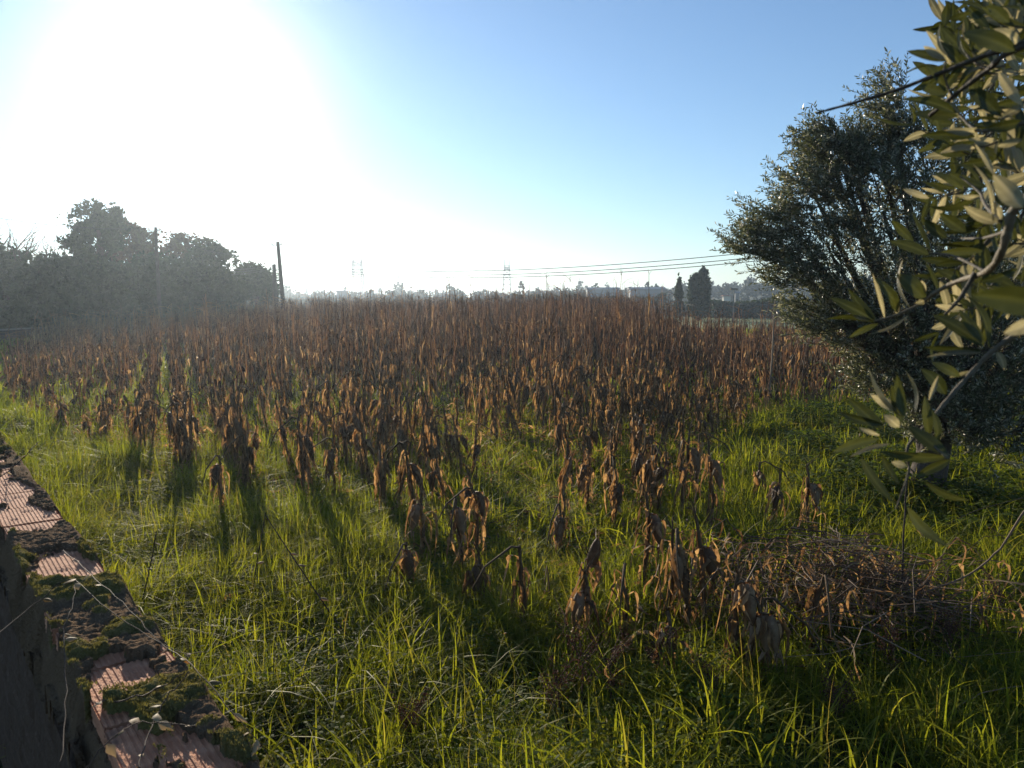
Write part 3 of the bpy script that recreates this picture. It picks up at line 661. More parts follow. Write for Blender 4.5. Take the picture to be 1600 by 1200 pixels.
def make_corn(h, ear_h, ear_dir, seed, n_leaf=6, hanging=True, top=True, detail=True, fat=1.0, single=False):
    """one withered corn plant with its parts: stalk, leaves, ear (> husk)"""
    rs.seed(seed); random.seed(seed)
    parts = []
    st = MB(); K = 10; z = np.linspace(0, h, K); bx = np.cumsum(rs.normal(0, .012, K)); by = np.cumsum(rs.normal(0, .012, K)); bx -= bx[0]; by -= by[0]
    P = np.stack([bx, by, z - .05], -1); R = np.linspace(.0125, .005 if h > 1.3 else .009, K) * (1 + .25 * (np.arange(K) % 2)); st.tube(P, R, 7, .5)
    if top:                                                     # torn or tasselled end
        e = P[-1]
        for k in range(4):
            d = np.array([rs.normal(0, .4), rs.normal(0, .4), 1]); d /= np.linalg.norm(d); L = rs.uniform(.06, .2)
            st.tube(np.stack([e, e + d * L * .6, e + d * L + [0, 0, -.02]]), np.array([.004, .003, .0015]), 4, .4)
    else:                                                       # snapped over
        e = P[-1]; a = rs.uniform(0, 6.28); d = np.array([math.cos(a), math.sin(a), -.5])
        st.tube(np.stack([e - [0, 0, .01], e + d * .05 + [0, 0, .03], e + d * .22, e + d * .30 + [0, 0, -.1]]), np.array([.009, .008, .006, .004]), 6, .4)
    parts.append(('stalk', st, 'stalk'))
    def stem_at(zz): i = min(K - 1, max(0, zz / h * (K - 1))); i0 = int(i); i1 = min(K - 1, i0 + 1); f = i - i0; return P[i0] * (1 - f) + P[i1] * f
    for k in range(n_leaf):
        lf = MB(); zz = h * (.22 + .72 * (k + .5) / n_leaf); az = k * PI + rs.normal(0, .6)
        dr = min(zz - .03, rs.uniform(.25, .62)); corn_leaf(lf, stem_at(zz), az, rs.uniform(.02, .11), dr, rs.uniform(.008, .024), rs.uniform(.1, .9), 11, rs.uniform(.02, .09))
        for e_ in range(3): corn_leaf(lf, stem_at(zz - .02), az + rs.normal(0, 1.0), rs.uniform(.01, .07), dr * rs.uniform(.3, .8), rs.uniform(.003, .009), rs.uniform(.1, 1.), 8, .01)
        # sheath clasping the stalk
        q = stem_at(zz); q2 = stem_at(max(0.02, zz - .16)); th = np.linspace(az - 1.5, az + 1.5, 5); G = []
        for pp, rr in ((q, .022), ((q + q2) / 2, .017), (q2, .013)): G.append(np.stack([pp[0] + rr * np.cos(th), pp[1] + rr * np.sin(th), pp[2] + 0 * th], -1))
        lf.grid(np.array(G)[None], rs.uniform(.3, .9)); parts.append(('leaf', lf, 'corn'))
    if ear_h:
        er = MB(); p0 = stem_at(ear_h); a = ear_dir; od = np.array([math.cos(a), math.sin(a), 0])
        if hanging:
            p1 = p0 + od * .05 + np.array([0, 0, .03]); er.tube(np.stack([p0, p0 + od * .025 + [0, 0, .03], p1]), .008, 6, .4); d = od * .22 + np.array([0, 0, -1]); d /= np.linalg.norm(d)
        else: p1 = p0 + od * .015; d = od * .25 + np.array([0, 0, 1]); d /= np.linalg.norm(d)
        end = ear_mesh(er, p1, d, rs.uniform(.2, .25), .032 * fat, rs.uniform(.1, .6), 12, 10)
        for k in range(9):                                      # husk tips at the end of the ear
            q = end + rs.normal(0, .008, 3); dd = d + rs.normal(0, .35, 3); t = np.linspace(0, 1, 4)[:, None]
            er.ribbon((q + dd * t * rs.uniform(.03, .09))[None], rs.normal(0, .6, (1, 3)), np.array([.008, .007, .005, .001]), rs.uniform(.2, .9))
        hk = MB()
        for k in range(7):                                      # husk leaves peeling away, hanging over the ear
            a2 = a + k * .9 + rs.normal(0, .3); q = p1 + np.array([math.cos(a2), math.sin(a2), 0]) * .022 * fat + d * rs.uniform(0, .06)
            corn_leaf(hk, q, a2, rs.uniform(.015, .05), rs.uniform(.12, .30), rs.uniform(.014, .026), rs.uniform(.25, 1.), 8, .02, 1.2)
        parts.append(('ear', er, 'husk')); parts.append(('husk', hk, 'corn'))
    if single:
        o = MB()
        for n_, b_, m_ in parts:
            for i in range(len(b_.v)): pass
            mi = {'stalk': 0, 'corn': 1, 'husk': 2}[m_]
            V = np.concatenate(b_.v); Q = np.concatenate(b_.q); o.add(V, q=Q, rnd=np.concatenate(b_.r), mi=mi)
        return o
    return [(n_, b_.mesh('corn_' + n_, M[m_])) for n_, b_, m_ in parts]
def place(parts, x, y, rz, sxy=1., sz=1., label='', lean=(0, 0), group='withered corn plants'):
    r = empty('corn_plant', (x, y, float(gh(x, y))), rz); r.scale = (sxy, sxy, sz); r.rotation_euler = (lean[0], lean[1], rz)
    tag(r, label, 'corn plant', group); ear = None
    for n_, me in parts:
        o = link(n_, me, ear if n_ == 'husk' else r)
        if n_ == 'ear': ear = o
    return r
# hero plants at the front, each as in the photograph: (ground px, height, ear height, hanging, label)
hero = [
 ((655, 905), .78, .66, True, 1, 'withered corn plant with an orange husk flared like a skirt, left of the dark ears'),
 ((718, 915), .80, .70, True, 0, 'withered corn plant with a long dark hanging ear, left of a pair near the middle'),
 ((738, 905), .86, .80, True, 0, 'withered corn plant with a narrow dark ear, right behind the long hanging ear'),
 ((748, 955), .52, .42, True, 1, 'short corn plant with a drooping pale ear below the pair of dark ears'),
 ((628, 935), .56, .48, True, 0, 'low corn plant with a drooping ear at the left end of the front plants'),
 ((822, 1000), .72, 0, True, 0, 'broken corn stalk with a dark bent top and leaves spread like arms'),
 ((908, 1000), .66, .60, False, 1, 'corn plant with one upright bare dark cob on its top'),
 ((925, 1020), .60, .45, True, 1, 'corn plant with an orange husk below the upright dark cob'),
 ((968, 1010), .62, 0, True, 0, 'leaning corn stalk crossing to the right of the upright dark cob'),
 ((1000, 950), .92, .75, True, 1, 'tall ragged corn plant left of the white tipped hanging ear'),
 ((1042, 990), .84, .68, True, 1, 'corn plant with a white tipped hanging dark ear'),
 ((1095, 1000), .95, .72, True, 1, 'ragged corn plant with dark crumpled leaves behind the grey drooping ear'),
 ((1140, 1075), .74, .68, True, 1, 'corn plant with a large grey drooping ear beside the brush pile'),
 ((1165, 1090), .62, .5, True, 0, 'corn plant with wide brown husks hanging to the grass before the brush pile'),
 ((1195, 1085), .60, .5, True, 1, 'corn plant with one glowing orange leaf low at the front'),
 ((1272, 1040), .66, 0, True, 0, 'thin corn stalk standing in the brush pile'),
 ((1212, 850), .72, .58, True, 1, 'lone corn plant with a spiky dark ear, left of the two before the olive'),
 ((1262, 852), .78, .60, True, 1, 'lone corn plant with a tied looking pale husk, right of the two before the olive'),
 ((1180, 800), .62, .5, True, 0, 'small dark corn plant left of the two lone ones before the olive'),
 ((1050, 1070), .50, .4, True, 1, 'low corn plant with a pale ear near the ground'),
 ((1105, 860), 1.05, .85, True, 1, 'tall corn plant with a white tip at the right edge of the dense corn'),
 ((1068, 830), 1.1, .9, True, 1, 'corn plant with broad orange brown leaves at the right edge of the dense corn'),
 ((880, 880), .62, .5, True, 0, 'small dark corn plant above the upright bare cob'),
 ((350, 835), .82, .7, True, 0, 'dark corn plant standing forward of the left front rows'),
 ((525, 800), .85, .7, True, 0, 'dark corn plant standing forward at the centre left'),
]
used = []
for i, (px, h, eh, hang, up, lab) in enumerate(hero):
    q = gp(*px); pr = make_corn(h, eh, -1.57 + random.uniform(-.9, .9), 100 + i, 4 if h < .7 else 6, hang, bool(up), fat=1.35 if i != 2 else 1.0)
    place(pr, q[0], q[1], 0, 1.12, 1.0, lab, (random.uniform(-.08, .08), random.uniform(-.08, .08))); used.append(q[:2])
rs.seed(21); random.seed(21)
protos = [make_corn(h, eh, rs.uniform(0, 6.28), 200 + k, nl, hg, tp, fat=1.15) for k, (h, eh, nl, hg, tp) in enumerate([
    (1.0, .72, 7, True, True), (1.15, .8, 7, True, False), (.9, .7, 6, True, False), (1.25, .85, 8, True, True), (1.05, 0, 7, True, True), (1.1, .78, 7, False, True), (1.35, .95, 8, True, True), (.95, .6, 7, True, True)])]
rs.seed(22); random.seed(22)
# candidate positions in rows over the field
ra = math.radians(-24); rd = np.array([math.sin(ra), math.cos(ra)]); rn_ = np.array([rd[1], -rd[0]])
cand = []
for u in np.arange(-60, 60, .62):
    v = np.arange(-10, 95, .21); n = len(v)
    x = rn_[0] * (u + rs.normal(0, .07, n)) + rd[0] * (v + rs.normal(0, .07, n)); y = rn_[1] * (u + rs.normal(0, .07, n)) + rd[1] * (v + rs.normal(0, .07, n))
    k = in_poly(x, y, CORN) & (fbm(x * .8, y * .5, 63, 3) > np.where(np.hypot(x, y) < 17, .41, .34)); cand.append(np.stack([x[k], y[k]], -1))
cand = np.concatenate(cand)
dd = np.hypot(cand[:, 0], cand[:, 1]); keep = rs.uniform(0, 1, len(cand)) < np.clip(.52 + (dd - 9) * .035, .45, .9); cand = cand[keep]
dd = np.hypot(cand[:, 0], cand[:, 1])
def corn_h(x, y):                                              # the stand is broken and low near us, tall in the middle distance
    d = np.hypot(x, y); ax = x / y
    far = np.interp(d, [4.5, 6, 8, 12, 16, 22, 30, 50, 90], [.72, .85, .98, 1.12, 1.32, 1.66, 1.95, 2.08, 2.05])
    left = np.interp(ax, [-.66, -.5, -.38, -.25, .1, .19, .24, .6], [.52, .66, .78, .95, 1.05, .92, .70, .70])
    return far * np.where(d > 12, left, 1)
order = np.argsort(dd)
vis = [i for i in order if abs(cand[i, 0]) < .69 * cand[i, 1]]
n_ind = 300 - len(hero) - 8
near = set()
zones = [(-9, -.45, 'left edge'), (-.45, -.3, 'left side'), (-.3, -.15, 'left of middle'), (-.15, 0, 'near the middle'), (0, .12, 'right of middle'), (.12, .25, 'right side'), (.25, 9, 'before the olive')]
looks = ['one hanging ear', 'a snapped top', 'a stubby broken top', 'many leaves', 'ragged leaves only', 'an upright cob', 'a high hanging ear', 'a low hanging ear']
for i in vis[:n_ind]:
    x, y = cand[i]; near.add(i); ax = x / y
    lab = [z for z in zones if z[0] <= ax < z[1]][0]; row = 'frontmost rows' if dd[i] < 11 else 'second rows' if dd[i] < 13 else 'rows behind the front'; h = float(corn_h(x, y)) * random.uniform(.82, 1.15); k = random.randrange(len(protos)); base = [1.0, 1.15, .9, 1.25, 1.05, 1.1, 1.35, .95][k]
    place(protos[k], x, y, random.uniform(0, 6.28), random.uniform(.95, 1.2), h / base, '%s corn plant with %s, %s, %s' % (('short', 'tall')[h > 1.05], looks[k], row, lab[2]), (random.gauss(0, .10), random.gauss(0, .10)), 'corn plants with %s, %s, %s' % (looks[k], row, lab[2]))
# the tall thin stalks that stand up against the sky
tall_px = [(1016, 415, 24, 'tall bare corn stalk standing straight against the sky, right of the warehouses'), (850, 419, 22, 'tall corn stalk with a hooked top against the sky right of the pylon'), (666, 437, 22, 'tall bent corn tassel leaning left against the sky, between the pylons'), (703, 435, 24, 'tall straight corn tassel left of the right pylon'), (740, 436, 25, 'tall corn tassel closest to the right pylon'), (893, 428, 26, 'tall corn tassel just left of the low warehouse'), (514, 442, 26, 'tall corn stalk left of the first pylon'), (597, 448, 24, 'tall corn stalk just right of the first pylon')]
for k, (px, top, Y, lab) in enumerate(tall_px):
    q = at_y(px, top, Y); h = q[2]; pr = make_corn(1.35, .35, rs.uniform(0, 6.28), 300 + k, 3, True, True)
    place(pr, q[0] + random.uniform(-.1, .1), Y, 0, 1.1, h / 1.42, lab, (0, (q[2] * 0) + random.uniform(-.02, .02)))
# the rest of the field as one mass
rs.seed(33); random.seed(33)
def light_corn(h, tall, bare_=False):
    o = MB(); K = 4; z = np.linspace(0, h, K); P = np.stack([rs.normal(0, .02, K), rs.normal(0, .02, K), z], -1); o.tube(P, np.linspace(.013, .006, K), 4, rs.uniform(.2, .9))
    if tall:
        e = P[-1]; L = rs.uniform(.15, .45); d = np.array([rs.normal(0, .25), rs.normal(0, .25), 1.]); o.tube(np.stack([e, e + d * L * .6, e + d * L + [rs.normal(0, .05), 0, -.02]]), np.array([.006, .005, .003]), 3, .3)
        for k in range(3): d2 = d + rs.normal(0, .35, 3); o.tube(np.stack([e, e + d2 * L * .5]), .003, 3, .3)
    if bare_:                                                   # stripped, leaning or snapped stem
        P2 = P[-1]; a = rs.uniform(0, 6.28); d = np.array([math.cos(a), math.sin(a), rs.uniform(-.9, .6)]); L = rs.uniform(.2, .6)
        o.tube(np.stack([P2 - [0, 0, .01], P2 + d * L * .4 + [0, 0, .04], P2 + d * L]), np.array([.006, .005, .003]), 4, rs.uniform(.4, 1))
    for k in range(2 if bare_ else 7):
        zz = h * (.2 + .62 * (k / 7)) ; corn_leaf(o, np.array([0, 0, zz]), rs.uniform(0, 6.28), rs.uniform(.03, .15), min(zz - .02, rs.uniform(.2, .5)), rs.uniform(.007, .024), rs.uniform(.1, 1), 5, rs.uniform(.02, .12))
    for k in range(rs.randint(1, 3)):
        a = rs.uniform(0, 6.28); q = np.array([math.cos(a) * .05, math.sin(a) * .05, h * rs.uniform(.5, .7)]); ear_mesh(o, q, np.array([math.cos(a) * .25, math.sin(a) * .25, -1]), .22, .03, rs.uniform(0, .5), 6, 5)
    return o
lp = [light_corn(1.5 if k % 5 else 1.75, k % 3 == 0, k % 5 == 0) for k in range(16)]
lpa = [(np.concatenate(o.v), np.concatenate(o.q), np.concatenate(o.r)) for o in lp]
stuff = MB(); rest = np.array([i for i in order if i not in near and abs(cand[i, 0]) < .80 * cand[i, 1] + 2])
sel = rs.randint(0, 16, len(rest))
for k in range(16):
    ids = rest[sel == k]; V, Q, R_ = lpa[k]; n = len(ids); x = cand[ids, 0]; y = cand[ids, 1]
    a = rs.uniform(0, 6.28, n); hs = corn_h(x, y) * rs.uniform(.72, 1.14, n) * (.86 + .3 * fbm(x * .35, y * .35, 61, 3)) / 1.5 * np.where((rs.uniform(0, 1, n) < .05) & (x / y > -.27) & (np.hypot(x, y) > 17), rs.uniform(1.15, 1.42, n), 1)
    wsc = np.interp(np.hypot(x, y), [10, 25, 60], [1., 1.25, 1.9])
    c, s_ = np.cos(a) * wsc, np.sin(a) * wsc; lx = rs.normal(0, .07, n); ly = rs.normal(0, .07, n)
    X = V[None, :, 0] * c[:, None] - V[None, :, 1] * s_[:, None] + x[:, None] + V[None, :, 2] * lx[:, None]
    Y = V[None, :, 0] * s_[:, None] + V[None, :, 1] * c[:, None] + y[:, None] + V[None, :, 2] * ly[:, None]
    Z = V[None, :, 2] * hs[:, None] + gh(x, y)[:, None] - .03
    q = (Q[None] + (np.arange(n) * len(V))[:, None, None]).reshape(-1, 4)
    rr = np.clip(R_[None] + rs.normal(0, .2, (n, 1)), 0, 1)
    stuff.add(np.stack([X, Y, Z], -1), q=q, rnd=rr.ravel())
print('corn', len(cand), 'stuff verts', stuff.n, 'last individual at', dd[vis[n_ind - 1]])
tag(stuff.build('dry_corn_rows', M['corn']), 'brown withered corn filling the field behind the front rows', 'corn', kind='stuff')

# litter of broken leaves under the stand
lt = MB(); x, y = scatter(4.5, 16, 120); k = in_poly(x, y, CORN) | (rs.uniform(0, 1, len(x)) < .06); x, y = x[k], y[k]; n = len(x)
a = rs.uniform(0, 6.28, n); d = np.stack([np.cos(a), np.sin(a), rs.uniform(-.3, .5, n)], -1); L_ = rs.uniform(.06, .3, n); B0 = np.stack([x, y, gh(x, y) + rs.uniform(.02, .22, n)], -1)
t = np.linspace(-.5, .5, 6); P = B0[:, None] + d[:, None] * (t[None, :, None] * L_[:, None, None]); P[..., 2] += np.cos(t * 6)[None] * L_[:, None] * rs.uniform(-.2, .2, (n, 1))
P[..., 0] += np.sin(t * 9)[None] * L_[:, None] * rs.uniform(-.12, .12, (n, 1))
lt.ribbon(P, np.stack([-np.sin(a), np.cos(a), rs.normal(0, 1, n)], -1) * .8, np.array([.2, .8, 1, .9, .6, .1])[None] * rs.uniform(.003, .012, n)[:, None], rs.uniform(0, 1, n))
tag(lt.build('corn_litter', M['corn']), 'broken brown leaves lying among the grass under the corn', 'litter', kind='stuff')

# ------------------------------------------------------------------ olive tree behind
def olive_mid():
    rs.seed(5); random.seed(5)
    Y = 8.6; c = at_y(1470, 500, Y); r = empty('olive_tree', (c[0], Y, 0)); tag(r, 'large dense olive tree at the right edge of the corn', 'olive tree', 'olive trees')
    def rel(px, py, dy=0): q = at_y(px, py, Y + dy); return q - np.array([c[0], Y, 0])
    # lobes of the crown: px centre, px radii, depth offset
    L = [(1390, 165, 10, 40, 0), (1400, 225, 30, 45, 0), (1375, 240, 50, 40, .1), (1325, 245, 48, 40, 0), (1288, 225, 14, 30, 0), (1320, 270, 60, 55, 0), (1270, 300, 55, 45, -.1), (1225, 350, 60, 38, 0), (1190, 385, 45, 28, .1), (1250, 420, 60, 45, -.1), (1300, 400, 80, 70, -.2), (1380, 330, 90, 80, -.3),
         (1290, 490, 60, 50, 0), (1350, 500, 80, 70, -.1), (1450, 280, 90, 110, 0), (1520, 200, 80, 90, .3), (1490, 420, 110, 110, .2), (1430, 560, 110, 70, 0), (1560, 520, 120, 120, .2), (1600, 330, 120, 130, .4), (1640, 480, 120, 150, .5), (1560, 80, 60, 70, .2), (1380, 590, 50, 40, -.2), (1520, 610, 110, 60, 0), (1480, 660, 90, 50, -.5), (1570, 680, 90, 60, -.4), (1450, 460, 100, 100, -.7), (1530, 560, 110, 90, -.8)]
    tr = MB(); limb = MB(); fol = MB()
    tr.tube(np.array([(0, 0, -.1), (-.05, 0, .3), (.05, .05, .7), (0, .1, 1.1)]), np.array([.26, .2, .17, .16]), 10)
    for a in (0.3, 2.2, 4.1): tr.tube(np.array([(0, .05, .5), (math.cos(a) * .12, math.sin(a) * .12, .9), (math.cos(a) * .3, math.sin(a) * .3, 1.4)]), np.array([.13, .11, .08]), 8)
    B0, D0, N0 = [], [], []
    for (px, py, rx, ry, dy) in L:
        q = rel(px, py, dy); sx = rx * .86 * Y / F; sz = ry * .86 * Y / F; sy = max(sx, .5) * .9
        mid = np.array([q[0] * .45, q[1] * .45, 1.1 + (q[2] - 1.1) * .45]); limb.tube(np.array([(0, .1, .9), mid + rs.normal(0, .06, 3), q]), np.array([.07, .045, .015]), 6)
        n = int(60 + 470 * (sx * sz) ** .9)
        u = rs.normal(size=(n, 3)); u /= np.linalg.norm(u, axis=1, keepdims=True); rr = rs.uniform(.35, 1.0, (n, 1)) ** .6
        P = q + u * rr * np.array([sx, sy, sz]) * .92
        out_ = P - np.array([q[0] * .6, q[1] * .6, q[2] - .6 * sz]); out_ /= np.linalg.norm(out_, axis=1, keepdims=True)
        d = out_ + np.array([0, 0, .45]) + rs.normal(0, .35, (n, 3)); d /= np.linalg.norm(d, axis=1, keepdims=True)
        B0.append(P); D0.append(d)
        for j in range(0, n, 5): limb.tube(np.array([q * .6 + P[j] * .4, q * .25 + P[j] * .75 + rs.normal(0, .03, 3), P[j]]), np.array([.008, .006, .003]), 4)
    P = np.concatenate(B0); D = np.concatenate(D0); n = len(P); TL = rs.uniform(.16, .44, n)
    k = P[:, 2] > .35; P, D, TL = P[k], D[k], TL[k]; n = len(P)
    E = P + D * TL[:, None] + np.array([0, 0, -.03])
    limb.tube(np.stack([P, (P + E) / 2 + [0, 0, .015], E], 1), np.array([.0035, .0025, .0012]), 3)
    m_ = 15
    for j in range(m_):
        t = (j + .6) / m_; for_s = (-1, 1)
        for sg in for_s:
            C = P + (E - P) * t; a = np.cross(D, rs.normal(size=(n, 3))) ; a /= np.linalg.norm(a, axis=1, keepdims=True)
            d = a * .8 * sg + D * rs.uniform(.4, 1.1, (n, 1)); d /= np.linalg.norm(d, axis=1, keepdims=True)
            sdv = np.cross(d, rs.normal(size=(n, 3))); sdv /= np.linalg.norm(sdv, axis=1, keepdims=True)
            Lf = rs.uniform(.04, .068, n)[:, None]; Q = np.stack([C, C + d * Lf * .5, C + d * Lf], 1)
            V = np.stack([C, C + d * Lf * .5 + sdv * .0075, C + d * Lf, C + d * Lf * .5 - sdv * .0075], 1)
            fol.add(V, q=np.arange(n * 4).reshape(n, 4), rnd=np.repeat(np.where(rs.uniform(0, 1, n) < .25, 1., rs.uniform(0, .7, n)), 4))
    print('olive leaves', fol.n // 4)
    tr.build('trunk', M['bark'], r); limb.build('branch', M['bark'], r); fol.build('crown', M['olive_far'], r, False)
olive_mid()
# ------------------------------------------------------------------ the near olive branch, leaf by leaf
def olive_near():
    rs.seed(6); random.seed(6)
    r = empty('olive_tree', (1.75, 1.35, 0)); tag(r, 'close olive boughs with large leaves reaching in from the right edge', 'olive tree', 'olive trees')
    off = np.array([1.75, 1.35, 0]); top = MB(); br = MB(); tr = MB()
    right = np.array([1., 0, 0])
    def leaf(bx, by, tx, ty, wpx, depth, kind, big=1.):
        b0 = pt(bx, by, depth); Lp = math.hypot(tx - bx, ty - by); tilt = random.uniform(-.25, .25)
        t0 = pt(tx, ty, depth + tilt * Lp / F * depth); L = np.linalg.norm(t0 - b0); d = (t0 - b0) / L
        v = -ray((bx + tx) / 2, (by + ty) / 2)                  # towards the viewer's side
        s0 = np.cross(d, v); s0 /= np.linalg.norm(s0); n0 = np.cross(s0, d)
        if n0 @ v < 0: n0 = -n0
        wapp = wpx / F * depth; wapp *= .72; wr = max(wapp * 1.03, L * random.uniform(.17, .23)); ang_ = math.acos(min(1, wapp / wr))
        if kind == 'lit': ang_ = min(ang_, .5); wr = wapp / math.cos(ang_)
        best = None
        for sg in (-1, 1):
            nn_ = n0 * math.cos(ang_) + s0 * math.sin(ang_) * sg; lit = nn_ @ np.array(SUND)
            if kind == 'lit': lit = abs(lit)
            if best is None or (lit > best[0]) == (kind in ('lit', 'pale')): best = (lit, nn_)
        nv = best[1]; s = np.cross(nv, d); s /= np.linalg.norm(s)
        K = 11; t = np.linspace(0, 1, K); W = wr / 2 * np.clip(np.sin(PI * np.clip(t, 0, 1) ** .85) ** .75, .03, 1); W[0] = .0006
        arc = random.uniform(-.16, .2) * L; C = b0 + d * (t * L)[:, None] + nv * (np.sin(t * PI) * arc)[:, None] + s * (np.sin(t * PI) * random.uniform(-.05, .05) * L)[:, None]
        cols = np.linspace(-1, 1, 7); fold = random.uniform(.12, .35)
        G = C[:, None] + s[None, None] * (W[:, None] * cols[None])[..., None] + nv[None, None] * (W[:, None] * (np.abs(cols) ** 1.3 * fold)[None])[..., None]
        G = G - nv[None, None] * (np.exp(-(cols / .12) ** 2) * .0004)[None, :, None]
        rn = random.uniform(0, 1); vis_pale = kind in ('lit', 'pale')  # leaves meant as sunlit take the paler, warmer material too
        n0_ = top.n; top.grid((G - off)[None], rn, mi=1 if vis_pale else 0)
        vr = rn * .7 + .15 + .5 * np.exp(-(cols / .15) ** 2)[None, :] + .12 * rs.normal(size=(K, 7)) * (np.abs(cols) > .4)[None, :]
        top.r[-1] = np.clip(vr, 0, 1).ravel().astype(np.float32)          # face on the side seen
    D1, D2, D3, D4 = .86, .92, .95, .82
    A = [(1478,95,1417,80,16,D1,'g'),(1478,92,1443,72,14,D1,'lit'),(1506,79,1470,42,14,D1,'g'),(1481,88,1469,38,5,D1,'pale'),(1516,93,1498,46,6,D1,'pale'),(1587,79,1504,51,30,.8,'g'),(1594,68,1553,45,18,.82,'lit'),(1545,44,1512,8,15,.84,'g'),
     (1516,20,1482,30,13,D1,'g'),(1577,35,1541,9,18,.85,'g'),(1477,143,1444,100,13,D1,'g'),(1480,146,1433,134,18,D1,'g'),(1494,176,1411,154,17,D1,'g'),(1497,181,1427,176,18,.88,'g'),(1499,176,1480,158,10,D1,'lit'),(1515,140,1565,182,26,.84,'g'),
     (1561,113,1598,165,18,.8,'pale'),(1535,203,1475,203,14,.83,'lit'),(1523,213,1437,212,18,.83,'g'),(1598,190,1540,200,20,.8,'g'),(1598,165,1567,182,14,.8,'pale'),(1463,103,1411,117,4,.9,'g'),
     (1523,231,1468,240,12,D1,'pale'),(1523,222,1470,233,20,D1,'g'),(1596,218,1558,229,14,.8,'lit'),(1552,271,1523,224,10,.8,'pale'),(1540,292,1483,270,18,D1,'g'),(1530,306,1450,322,13,D1,'g'),(1534,308,1492,305,10,D1,'lit'),(1563,348,1506,322,20,.76,'lit'),
     (1552,346,1521,257,8,.76,'lit'),(1598,324,1552,272,34,.6,'pale'),(1564,343,1550,313,12,.76,'lit'),(1453,392,1425,331,9,D2,'g'),(1452,398,1388,377,20,D2,'g'),(1427,378,1393,344,16,D2,'g'),(1480,372,1439,342,20,D2,'g'),(1510,362,1468,333,22,D2,'g'),(1535,392,1466,395,15,D2,'g'),
     (1366,500,1297,465,22,D3,'g'),(1368,500,1325,451,18,D3,'g'),(1366,503,1290,499,10,D3,'g'),(1360,500,1332,493,8,D3,'lit'),(1382,496,1363,427,8,D3,'lit'),(1402,488,1366,434,20,D3,'g'),(1402,492,1392,450,12,D3,'lit'),(1421,480,1410,406,5,D3,'pale'),(1446,468,1402,428,30,D3,'g'),
     (1444,458,1440,438,12,D3,'lit'),(1452,466,1429,474,12,D3,'lit'),(1418,494,1357,522,6,D3,'pale'),(1372,506,1326,528,12,D3,'g'),(1466,454,1446,410,8,D3,'g'),(1645,480,1522,461,52,.45,'g'),(1535,540,1457,492,24,.85,'g'),(1538,536,1499,484,18,.85,'g'),(1545,542,1507,460,12,.85,'g'),
     (1532,548,1444,542,14,.85,'g'),(1532,552,1448,558,10,.85,'pale'),(1500,588,1456,566,18,.85,'g'),(1625,500,1568,522,26,.6,'lit'),(1558,550,1570,578,14,.85,'lit'),(1478,616,1439,576,24,.84,'g'),(1518,580,1483,590,7,.85,'lit'),(1590,420,1530,440,16,.8,'g'),(1500,440,1462,420,14,D3,'g'),
     (1408,650,1358,578,10,D4,'pale'),(1402,640,1361,617,20,D4,'pale'),(1411,661,1393,600,16,D4,'g'),(1413,650,1402,586,20,D4,'g'),(1430,645,1416,581,7,D4,'pale'),(1405,667,1381,648,20,D4,'lit'),(1452,680,1445,618,18,D4,'g'),(1452,625,1466,587,9,D4,'pale'),(1465,690,1456,640,14,D4,'g'),
     (1380,664,1308,643,16,D4,'g'),(1382,672,1325,622,24,D4,'g'),(1374,680,1341,668,9,D4,'lit'),(1372,686,1300,707,20,D4,'g'),(1391,694,1328,714,9,D4,'pale'),(1478,714,1376,706,20,.8,'g'),(1480,710,1420,665,26,.81,'g'),(1486,718,1430,746,18,.8,'g'),(1416,728,1393,722,14,D4,'lit'),
     (1378,712,1406,758,14,D4,'g'),(1345,716,1396,786,18,D4,'g'),(1445,752,1515,782,14,D4,'g'),(1418,793,1482,855,20,.84,'g'),(1484,715,1470,708,8,.8,'lit')]
    for a in A: leaf(*a)
    # stems: px polylines with depth and px radius
    def stem(pts_, r0, r1, sides=7, m_=br, rn=.5):
        P = np.array([pt(*q) for q in pts_]); K = len(P); t = np.linspace(0, K - 1, K * 4); i = np.minimum(t.astype(int), K - 2); f = (t - i)[:, None]
        P0 = P[np.maximum(i - 1, 0)]; P1 = P[i]; P2 = P[i + 1]; P3 = P[np.minimum(i + 2, K - 1)]
        C = .5 * (2 * P1 + (P2 - P0) * f + (2 * P0 - 5 * P1 + 4 * P2 - P3) * f ** 2 + (3 * P1 - P0 - 3 * P2 + P3) * f ** 3)
        R = np.linspace(r0, r1, len(C)) * (1 + .15 * np.sin(np.arange(len(C)) * 1.9)); bb_ = MB(); bb_.tube(C - off, R, sides, rn); bb_.build('branch', M['bough'], r)
    stem([(1275,177,.92),(1300,170,.92),(1340,159,.9),(1400,141,.88),(1460,118,.86),(1530,90,.84),(1600,66,.82),(1750,20,.85)], .0011, .0028, rn=.1)
    stem([(1453,181,.88),(1490,150,.86),(1545,108,.84),(1582,79,.82),(1700,40,.82)], .0018, .003, rn=.1)
    stem([(1488,150,.86),(1475,120,.86),(1478,95,.86)], .0012, .0008); stem([(1545,108,.84),(1520,95,.85),(1506,79,.86)], .0012, .0008)
    stem([(1499,178,.86),(1515,195,.84),(1535,205,.82),(1598,192,.8),(1700,180,.8)], .0012, .0022)
    stem([(1720,250,.72),(1640,290,.72),(1586,325,.74),(1575,360,.75),(1563,398,.77),(1540,425,.82),(1495,440,.9),(1460,458,.93),(1440,474,.95),(1400,492,.95),(1366,502,.95)], .0046, .0011, rn=.95)
    stem([(1524,426,.84),(1500,466,.84),(1476,492,.84)], .0024, .0012, rn=.3)
    stem([(1563,346,.76),(1540,320,.8),(1530,300,.84),(1500,275,.86)], .0018, .0008, rn=.7)
    stem([(1540,425,.82),(1490,400,.88),(1452,396,.92)], .0016, .0008); stem([(1575,360,.76),(1535,372,.85),(1480,372,.92)], .0018, .0008)
